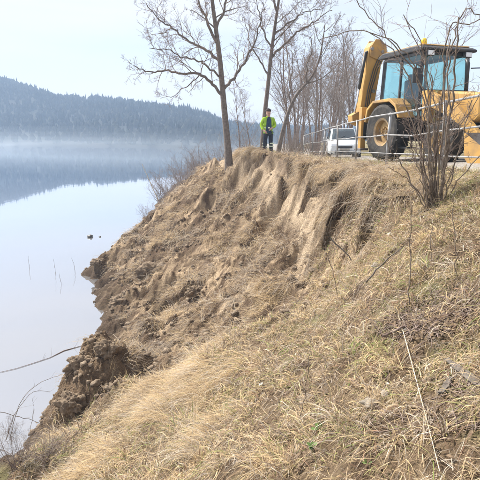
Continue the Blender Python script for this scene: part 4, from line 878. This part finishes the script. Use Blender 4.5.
def cpane(q, name): 
    q = [Vector(p) for p in q]; n_ = (q[1] - q[0]).cross(q[3] - q[0]).normalized() * .01
    return MB().add([p for p in q] + [p + n_ for p in q], [(3, 2, 1, 0), (4, 5, 6, 7), (0, 1, 5, 4), (1, 2, 6, 5), (2, 3, 7, 6), (3, 0, 4, 7)]).build(name, M['car_glass'], CAR)
cpane([(1.00, -.64, 1.005), (1.00, .64, 1.005), (.13, .53, 1.525), (.13, -.53, 1.525)], 'windscreen')
for s in (-1, 1):
    for (x0, x1, t0, t1) in ((.62, -.25, .08, -.25), (-.32, -1.15, -.32, -1.1), (-1.22, -1.75, -1.2, -1.6)):
        q = [(x0, s * .785, 1.02), (x1, s * .79, 1.02), (t1, s * .665, 1.46), (t0, s * .66, 1.44)]; cpane(q if s > 0 else q[::-1], 'side_window')
    hl = MB().prism([(1.80, .66), (2.11, .64), (2.06, .77), (1.95, .86), (1.75, .88)], s * .54 - .15, s * .54 + .15).build('headlight', M['lamp'], CAR, bevel=.03)
    MB().box((2.07, s * .52, .42), (.05, .18, .09)).build('fog_light', M['lamp'], CAR, bevel=.015)
    MB().box((.72, s * .96, 1.05), (.12, .2, .14)).build('mirror', M['car_paint'], CAR, bevel=.03)
    for xx in (-1.25, 1.32):
        W = empty('wheel', (xx, s * .74, .32)); W.parent = CAR
        MB().lathe([(.2, -.1), (.3, -.105), (.32, -.07), (.32, .07), (.3, .105), (.2, .1), (.2, -.1)], n=28).build('tyre', M['rubber'], W, True); MB().lathe([(0, -.09), (.08, -.09), (.19, -.06), (.21, -.09), (.21, .09), (.19, .06), (.08, .09), (0, .09)], n=20).build('rim', M['chrome'], W, True)
MB().box((2.075, 0, .62), (.05, .72, .10)).build('grille', M['black'], CAR, bevel=.01); MB().box((2.06, 0, .38), (.09, 1.0, .14)).build('lower_intake', M['black'], CAR, bevel=.01)
MB().box((2.11, 0, .51), (.015, .5, .10)).build('number_plate', M['paper'], CAR); MB().box((2.0, 0, .30), (.14, 1.35, .10)).build('bumper_lip', M['black'], CAR, bevel=.02)
for s in (-.3, .25): MB().bar((1.04, s, 1.0), (.75, s + .38, 1.19), .015).build('wiper', M['black'], CAR)
tag(CAR, 'white car parked behind the fence, facing the camera', 'car')

# ---------------------------------------------------------------- person
def skin_mesh(name, J, E, m, parent, sub=2, root=0):
    me = bpy.data.meshes.new(name); keys = list(J); me.from_pydata([J[k][0] for k in keys], [(keys.index(a), keys.index(b)) for a, b in E], [])
    o = bpy.data.objects.new(name, me); COL.objects.link(o); sm = o.modifiers.new('skin', 'SKIN'); sm.use_smooth_shade = True
    sv = me.skin_vertices[0].data
    for i, k in enumerate(keys): rr = J[k][1]; sv[i].radius = rr if isinstance(rr, tuple) else (rr, rr); sv[i].use_root = (i == root)
    ss = o.modifiers.new('sub', 'SUBSURF'); ss.levels = ss.render_levels = sub
    dg = bpy.context.evaluated_depsgraph_get(); dg.update(); nm = bpy.data.meshes.new_from_object(o.evaluated_get(dg)); bpy.data.objects.remove(o); nm.name = name
    return link(name, nm, m, parent, True)
pxy = at(268, 150, 21.3); PX, PY = pxy[0], 21.3; PZ = float(H(PX, PY)) + .02
J = {'pelvis': ((0, 0, .95), (.15, .11)), 'waist': ((0, -.005, 1.10), (.135, .10)), 'chest': ((0, -.01, 1.32), (.165, .115)), 'neckb': ((0, 0, 1.47), .085), 'neck': ((0, .01, 1.53), .072), 'head1': ((0, .018, 1.60), (.088, .10)), 'head2': ((0, .012, 1.70), (.105, .12)), 'head3': ((0, .0, 1.785), (.085, .095))}
E = [('pelvis', 'waist'), ('waist', 'chest'), ('chest', 'neckb'), ('neckb', 'neck'), ('neck', 'head1'), ('head1', 'head2'), ('head2', 'head3')]
for s, t_ in ((-1, 'r'), (1, 'l')):
    J.update({'sh' + t_: ((s * .185, 0, 1.42), .07), 'el' + t_: ((s * .29, -.04, 1.15 + .02 * s), .048), 'wr' + t_: ((s * (.17 + .05 * s), .15, 1.0 - .05 * s), .034), 'pm' + t_: ((s * (.12 + .05 * s), .20, .965 - .06 * s), (.042, .024)),
              'hp' + t_: ((s * .10, 0, .88), .095), 'kn' + t_: ((s * .125 + .02, .02 + .05 * (s > 0), .50), .065), 'an' + t_: ((s * .135, -.01, .10), .045), 'he' + t_: ((s * .135, -.02, .045), .045), 'to' + t_: ((s * .16, .17, .035), .038)})
    E += [('chest', 'sh' + t_), ('sh' + t_, 'el' + t_), ('el' + t_, 'wr' + t_), ('wr' + t_, 'pm' + t_), ('pelvis', 'hp' + t_), ('hp' + t_, 'kn' + t_), ('kn' + t_, 'an' + t_), ('an' + t_, 'he' + t_), ('he' + t_, 'to' + t_)]
    for f, (dx_, l_) in enumerate(((-.03, .07), (-.01, .085), (.01, .09), (.028, .075))):
        b_ = 'f%d%s' % (f, t_); J[b_ + 'a'] = ((s * (.085 + .05 * s) + dx_ * .9, .215, .92 - .06 * s), .011); J[b_ + 'b'] = ((s * (.06 + .05 * s) + dx_, .20, .92 - .06 * s - l_ * .5), .009); E += [('pm' + t_, b_ + 'a'), (b_ + 'a', b_ + 'b')]
    J['th' + t_] = ((s * (.10 + .05 * s), .235, .975 - .06 * s), .012); J['th2' + t_] = ((s * (.07 + .05 * s), .24, .96 - .06 * s), .010); E += [('pm' + t_, 'th' + t_), ('th' + t_, 'th2' + t_)]
person = skin_mesh('person', J, E, M['skin'], None); person.location = (PX, PY, PZ); person.rotation_euler = (0, 0, math.pi + .15)
JJ = {'c': ((0, -.0, 1.0), (.195, .145)), 'd': ((0, -.005, 1.15), (.185, .14)), 'e': ((0, -.01, 1.33), (.20, .15)), 'f': ((0, -.005, 1.44), (.13, .10)), 'g': ((0, 0, 1.54), (.10, .095)), 'b': ((0, 0, .86), (.205, .15))}
EJ = [('b', 'c'), ('c', 'd'), ('d', 'e'), ('e', 'f'), ('f', 'g')]
for s, t_ in ((-1, 'r'), (1, 'l')):
    JJ.update({'s' + t_: ((s * .20, 0, 1.41), .095), 'k' + t_: ((s * .30, -.04, 1.15 + .02 * s), .075), 'w' + t_: ((s * (.19 + .05 * s), .13, 1.015 - .05 * s), .056)}); EJ += [('e', 's' + t_), ('s' + t_, 'k' + t_), ('k' + t_, 'w' + t_)]
jk = skin_mesh('jacket', JJ, EJ, M['hivis'], person)
MB().prism([(-.11, .84), (.13, .84), (.115, 1.1), (.10, 1.36), (.05, 1.50), (-.05, 1.50), (-.10, 1.36), (-.11, 1.1)], .11, .148).build('open_front', M['navy'], jk, bevel=.015)
for s in (-1, 1):
    MB().bar((s * .165, .118, .90), (s * .165, .118, .95), .06, .03).build('brace_band', M['reflect'], jk)
rb = MB().lathe([(.19, -.03), (.202, -.028), (.202, .028), (.19, .03)], (0, 0, 0), 26, 'z').build('waist_band', M['reflect'], jk, True); rb.location = (0, 0, 1.06); rb.scale = (1, .76, 1)
T = {'p': ((0, 0, .93), (.165, .125))}; ET = []
for s, t_ in ((-1, 'r'), (1, 'l')):
    T.update({'a' + t_: ((s * .105, 0, .83), .115), 'k' + t_: ((s * .128 + .02, .015 + .05 * (s > 0), .48), .09), 'n' + t_: ((s * .137, -.01, .12), .082), 'z' + t_: ((s * .137, -.01, .07), .082)}); ET += [('p', 'a' + t_), ('a' + t_, 'k' + t_), ('k' + t_, 'n' + t_), ('n' + t_, 'z' + t_)]
tr = skin_mesh('trousers', T, ET, M['trouser'], person)
for s in (-1, 1):
    for z_, r0 in ((.30, .10), (.42, .102)): MB().lathe([(r0 - .012, -.028), (r0, -.026), (r0, .026), (r0 - .012, .028)], (s * .132, .003, z_), 18, 'z').build('reflective_band', M['reflect'], tr, True)
    skin_mesh('boot', {'a': ((s * .137, -.02, .17), .065), 'b': ((s * .137, -.025, .06), .062), 'c': ((s * .162, .12, .048), .05), 'd': ((s * .17, .19, .045), .035)}, [('a', 'b'), ('b', 'c'), ('c', 'd')], M['boot'], person)
    MB().lathe([(0, .010), (.010, .006), (.012, 0)], (s * .036, .118, 1.705), 10).build('eye', M['black'], person)
    MB().prism([(-.012, 1.68), (.014, 1.69), (.012, 1.735), (-.008, 1.74)], s * .104 - .008, s * .104 + .008).build('ear', M['skin'], person, bevel=.005)
MB().add([(0, .15, 1.664), (-.018, .112, 1.660), (.018, .112, 1.660), (0, .115, 1.71)], [(0, 1, 2), (0, 2, 3), (0, 3, 1), (1, 3, 2)]).build('nose', M['skin'], person); MB().box((0, .112, 1.632), (.05, .012, .010)).build('mouth', M['seat'], person)
hv, hf = rock(.118, 5, 3, 1.0, .08); keep = [f for f in hf if np.mean([hv[i][2] for i in f]) > -.012 or np.mean([hv[i][1] for i in f]) < -.02]
mk('hair', hv * np.array([1, 1.38, .92]) + np.array([0, -.012, 1.735]), keep, M['hair'], person, True)
tag(person, 'person in yellow-green hi-vis jacket and dark trousers standing at the bank edge', 'person')

# ---------------------------------------------------------------- stalks, brambles, branches, small plants
def stalk(name, pxs, Y, r0, m, label, cat, dY=0, twigs=0, seed=0, group=None):
    r_ = np.random.default_rng(seed); P = guided(pxs, Y, dY, 5); P[1:-1] += r_.normal(size=P[1:-1].shape) * .006; off = P[0].copy(); root = empty(name, tuple(off)); tb = TB(); tb.tube(P - off, np.linspace(r0, r0 * .45, len(P)), 5); tb.build('stem', M[m], root)
    if twigs: wb = TB(); sprout(wb, P - off, r0 * .6, np.linalg.norm(P[-1] - P[0]) * .18, 0, r_, twigs, .05, .3, .0015); wb.build('twigs', M[m], root)
    tag(root, label, cat, group)
def gy(px, py): p = hit(px, py); return p[1] if p is not None else 6 / .6
P = np.array([hit(398 + 41 * (k / 14) ** .95, 320 + 160 * k / 14) for k in range(15)]); P[:, 2] += .045; P[1:-1] = (P[:-2] + P[1:-1] + P[2:]) / 3; root = empty('dry_stalk', tuple(P[0])); tb = TB(); tb.tube(P - P[0], np.linspace(.004, .0025, 15), 5); tb.build('stem', M['straw_stalk'], root); tag(root, 'long pale straw stalk lying across the grass at lower right', 'stalk')
stalk('weed_stalk', [(409, 308), (411, 270), (410, 240), (412, 205)], gy(409, 308), .006, 'bush_bark', 'tall thin upright weed stalk in front of the bush', 'stalk', 0, 6, 2)
stalk('weed_stalk', [(455, 282), (456, 250), (452, 215), (456, 190)], gy(455, 282), .005, 'bush_bark', 'thin upright weed stalk right of the bush base', 'stalk', 0, 6, 3)
stalk('weed_stalk', [(432, 262), (430, 235), (434, 205)], gy(432, 262), .004, 'bush_bark', 'short upright weed stalk just below the bush base', 'stalk', 0, 4, 4)
stalk('weed_stalk', [(300, 420), (306, 390), (309, 362), (312, 338)], gy(300, 420), .004, 'bush_bark', 'dark weed stalk standing in the lower middle grass', 'stalk', 0, 6, 5)
stalk('weed_stalk', [(338, 300), (334, 275), (326, 250), (322, 232)], gy(338, 300), .006, 'bush_bark', 'dark weed stalk leaning left in front of the slip face', 'stalk', 0, 8, 6)
stalk('fallen_branch', [(330, 238), (345, 252), (362, 270), (376, 300)], gy(345, 262) - .2, .012, 'plank', 'grey fallen branch slanting down the slip face', 'branch', -.3, 6, 7)
stalk('fallen_branch', [(366, 282), (384, 262), (404, 246)], gy(372, 285) - .1, .010, 'plank', 'pale fallen branch below the bush, slanting up to the right', 'branch', -.2, 4, 8)
stalk('fallen_branch', [(382, 336), (402, 328), (424, 322), (450, 312)], gy(400, 334) - .05, .012, 'bark_brown', 'dark fallen branch along the twig heap at right', 'branch', 0, 8, 9)
stalk('bramble', [(10, 440), (14, 420), (22, 398), (41, 381), (62, 374)], 7.0, .006, 'bush_bark', 'arching bramble cane over the water at lower left', 'bramble', .4, 4, 10)
stalk('bramble', [(6, 440), (16, 410), (34, 390), (50, 392)], 6.6, .005, 'bush_bark', 'shorter bramble cane bent over at the lower left edge', 'bramble', .3, 5, 11)
stalk('bramble', [(0, 412), (24, 418), (44, 424), (62, 438)], 7.0, .005, 'bush_bark', 'low bramble cane reaching right at the lower left water edge', 'bramble', .3, 4, 12)
stalk('bramble', [(28, 452), (30, 430), (34, 408), (32, 398)], 6.8, .004, 'bush_bark', 'upright bramble shoot at the lower left water edge', 'bramble', .2, 5, 13)
dd = ray(0, 371); y0 = dd[1] * EYE / -dd[2]; dd = ray(100, 341); y1 = dd[1] * EYE / -dd[2]
P = []
for px, py in [(-6, 374), (16, 369), (35, 363), (50, 358), (64, 351), (82, 346), (101, 340)]:
    dd = ray(px, py); P.append(np.array([0, 0, EYE]) + dd * (EYE / -dd[2]) + np.array([0, 0, .012]))
P = np.array(P); root = empty('floating_branch', tuple(P[0])); tb = TB(); tb.tube(P - P[0], [.005, .006, .007, .007, .013, .007, .004], 6); tb.build('stem', M['bark_brown'], root)
wb = TB(); sprout(wb, P - P[0], .01, .5, 0, np.random.default_rng(14), 5, .0, .3, .003); wb.build('twigs', M['bark_brown'], root); tag(root, 'long thin dark branch floating in the lake near the shore', 'branch')
for k, (px, py, l_) in enumerate([(56, 275, 16), (75, 272, 14), (62, 284, 10), (30, 268, 12)]):
    dd = ray(px, py); yy = dd[1] * EYE / -dd[2]
    stalk('reed_stem', [(px, py + 2), (px + random.uniform(-2, 2), py - l_ * .5), (px + random.uniform(-4, 4), py - l_)], yy, .008, 'bush_bark', ['thin reed stem standing in the lake, second from left', 'thin reed stem in the lake nearest the shore', 'shortest reed stem standing in the lake', 'leftmost thin reed stem standing in the lake'][k], 'reed', 0, 2, 20 + k)
stalk('dead_sapling', [(158, 200), (150, 182), (142, 164)], 36, .03, 'straw_stalk', 'pale dead sapling leaning left over the far end of the shore', 'sapling', -1, 4, 30)
# weathered planks in the grass
def board(px, py, L_, w, rz, label):
    p = hit(px, py); gx, gyv = float(gx_(p[0], p[1])), float(gy_(p[0], p[1])); qn = Vector((-gx, -gyv, 1)).to_track_quat('Z', 'Y') @ Matrix.Rotation(rz, 3, 'Z').to_quaternion()
    V_ = []; r_ = np.random.default_rng(int(px)); n_ = 9
    for i in range(n_):
        t_ = i / (n_ - 1) - .5; ww = w * (1 - .5 * abs(t_) ** 3 * 4) * (1 + .15 * r_.normal()); V_ += [(t_ * L_, -ww / 2, -.01), (t_ * L_, ww / 2, -.01), (t_ * L_, ww / 2, .012 + .004 * r_.normal()), (t_ * L_, -ww / 2, .012 + .004 * r_.normal())]
    F_ = [(i * 4 + k, i * 4 + (k + 1) % 4, i * 4 + 4 + (k + 1) % 4, i * 4 + 4 + k) for i in range(n_ - 1) for k in range(4)] + [(3, 2, 1, 0), tuple(range(n_ * 4 - 4, n_ * 4))]
    o = mk('weathered_board', V_, F_, M['plank']); o.rotation_euler = qn.to_euler(); o.location = (p[0], p[1], float(H(p[0], p[1])) + .022); tag(o, label, 'board')
board(462, 378, .40, .045, .15, 'grey weathered board half buried in the grass at the right edge')
board(446, 390, .18, .05, -.3, 'short grey board below the long board at right')
board(402, 334, .16, .03, .5, 'short pale piece of wood at the left end of the twig heap')
# twig heaps
tb = TB(); r_ = np.random.default_rng(55)
for (px, py, sx, n_) in [(425, 325, 50, 150), (400, 335, 34, 70), (455, 305, 34, 70), (250, 388, 14, 30), (470, 392, 20, 30), (380, 300, 60, 60), (440, 430, 60, 60), (195, 300, 25, 60), (330, 300, 20, 60), (40, 455, 34, 160), (300, 365, 14, 40)]:
    for k in range(n_):
        p = hit(px + r_.normal() * sx * .55, py + r_.normal() * sx * .18)
        if p is None: continue
        a_ = r_.normal() * .9 + .3; d = np.array([math.cos(a_), math.sin(a_), .15 + .25 * r_.random()]); L_ = .08 + .22 * r_.random(); P = walk((p[0], p[1], float(H(p[0], p[1])) + .005), d, L_, 4, .18, -.05, r_)
        P[:, 2] = np.maximum(P[:, 2], H(P[:, 0], P[:, 1]) + .004 + .03 * r_.random()); tb.tube(P, np.linspace(.0022 + .0025 * r_.random(), .001, 5), 4)
o = tb.build('twig_litter', M['bark_brown'], None, 'stuff'); o['label'] = 'dark heap of dead twigs and brush lying in the grass'; o['category'] = 'twigs'
# dead leaves
Vl, Fl = [], []; r_ = np.random.default_rng(66)
def leaf_at(p):
    a_ = r_.random() * 6.28; s_ = .010 + .016 * r_.random(); c_, n_ = math.cos(a_), math.sin(a_); z_ = float(H(p[0], p[1])) + .012 + .02 * r_.random(); b_ = len(Vl); tl_ = r_.normal() * .4
    for (u, v, w) in ((-1, 0, 0), (-.3, .5, .25), (.4, .42, .2), (1, 0, .1), (.4, -.42, .25), (-.3, -.5, .2)): Vl.append((p[0] + s_ * (u * c_ - v * n_), p[1] + s_ * (u * n_ + v * c_), z_ + s_ * (w * 1.2 + tl_ * u)))
    Fl.extend([(b_, b_ + 1, b_ + 5), (b_ + 1, b_ + 2, b_ + 4, b_ + 5), (b_ + 2, b_ + 3, b_ + 4)])
for (px, py, sx, sy_, n_) in [(425, 325, 36, 9, 330), (400, 335, 24, 10, 120), (455, 305, 28, 10, 130), (360, 400, 90, 50, 300), (460, 400, 30, 20, 100), (250, 400, 70, 40, 250)]:
    for k in range(n_):
        p = hit(px + r_.normal() * sx, py + r_.normal() * sy_)
        if p is not None and p[1] < 14: leaf_at(p)
M['dead_leaf'] = mat('dead_leaf', (.07, .046, .03), .85, (.21, .145, .085), 40)
o = mk('leaf_litter', Vl, Fl, M['dead_leaf'], None, False, 'stuff'); o['label'] = 'dark brown dead leaves caught in the grass at right'; o['category'] = 'leaves'
# green weeds
def weed(px, py, n_, s, label, seed):
    p = hit(px, py); r_ = np.random.default_rng(seed); root = empty('green_weed', (p[0], p[1], float(H(p[0], p[1]))))
    for k in range(n_):
        a_ = r_.random() * 6.28; L_ = s * (.6 + .6 * r_.random()); el = .4 + .6 * r_.random(); V_ = []; 
        for i, (t_, w) in enumerate(((0, .03), (.25, .08), (.5, .34), (.75, .36), (.92, .2), (1, .02))):
            c_ = np.array([math.cos(a_), math.sin(a_), 0]) * t_ * L_ * math.cos(el) + np.array([0, 0, 1]) * (L_ * math.sin(el) * t_ - .5 * L_ * t_ * t_ * .6); sd_ = np.array([-math.sin(a_), math.cos(a_), 0]) * w * L_ * .7
            V_ += [c_ - sd_ + np.array([0, 0, .04 * L_]), c_, c_ + sd_ + np.array([0, 0, .04 * L_])]
        F_ = [q for i in range(5) for q in ((i * 3, i * 3 + 1, i * 3 + 4, i * 3 + 3), (i * 3 + 1, i * 3 + 2, i * 3 + 5, i * 3 + 4))]
        mk('leaf', V_, F_, M['leaf'], root, True)
    tag(root, label, 'weed')
weed(321, 431, 9, .07, 'bright green leafy weed in the grass at bottom centre', 1)
weed(313, 448, 8, .055, 'smaller green weed just below the bright leafy weed', 2)
weed(243, 421, 5, .035, 'tiny green weed in the straw, bottom centre left', 3)
weed(368, 466, 5, .04, 'small green weed near the bottom edge at right', 4)
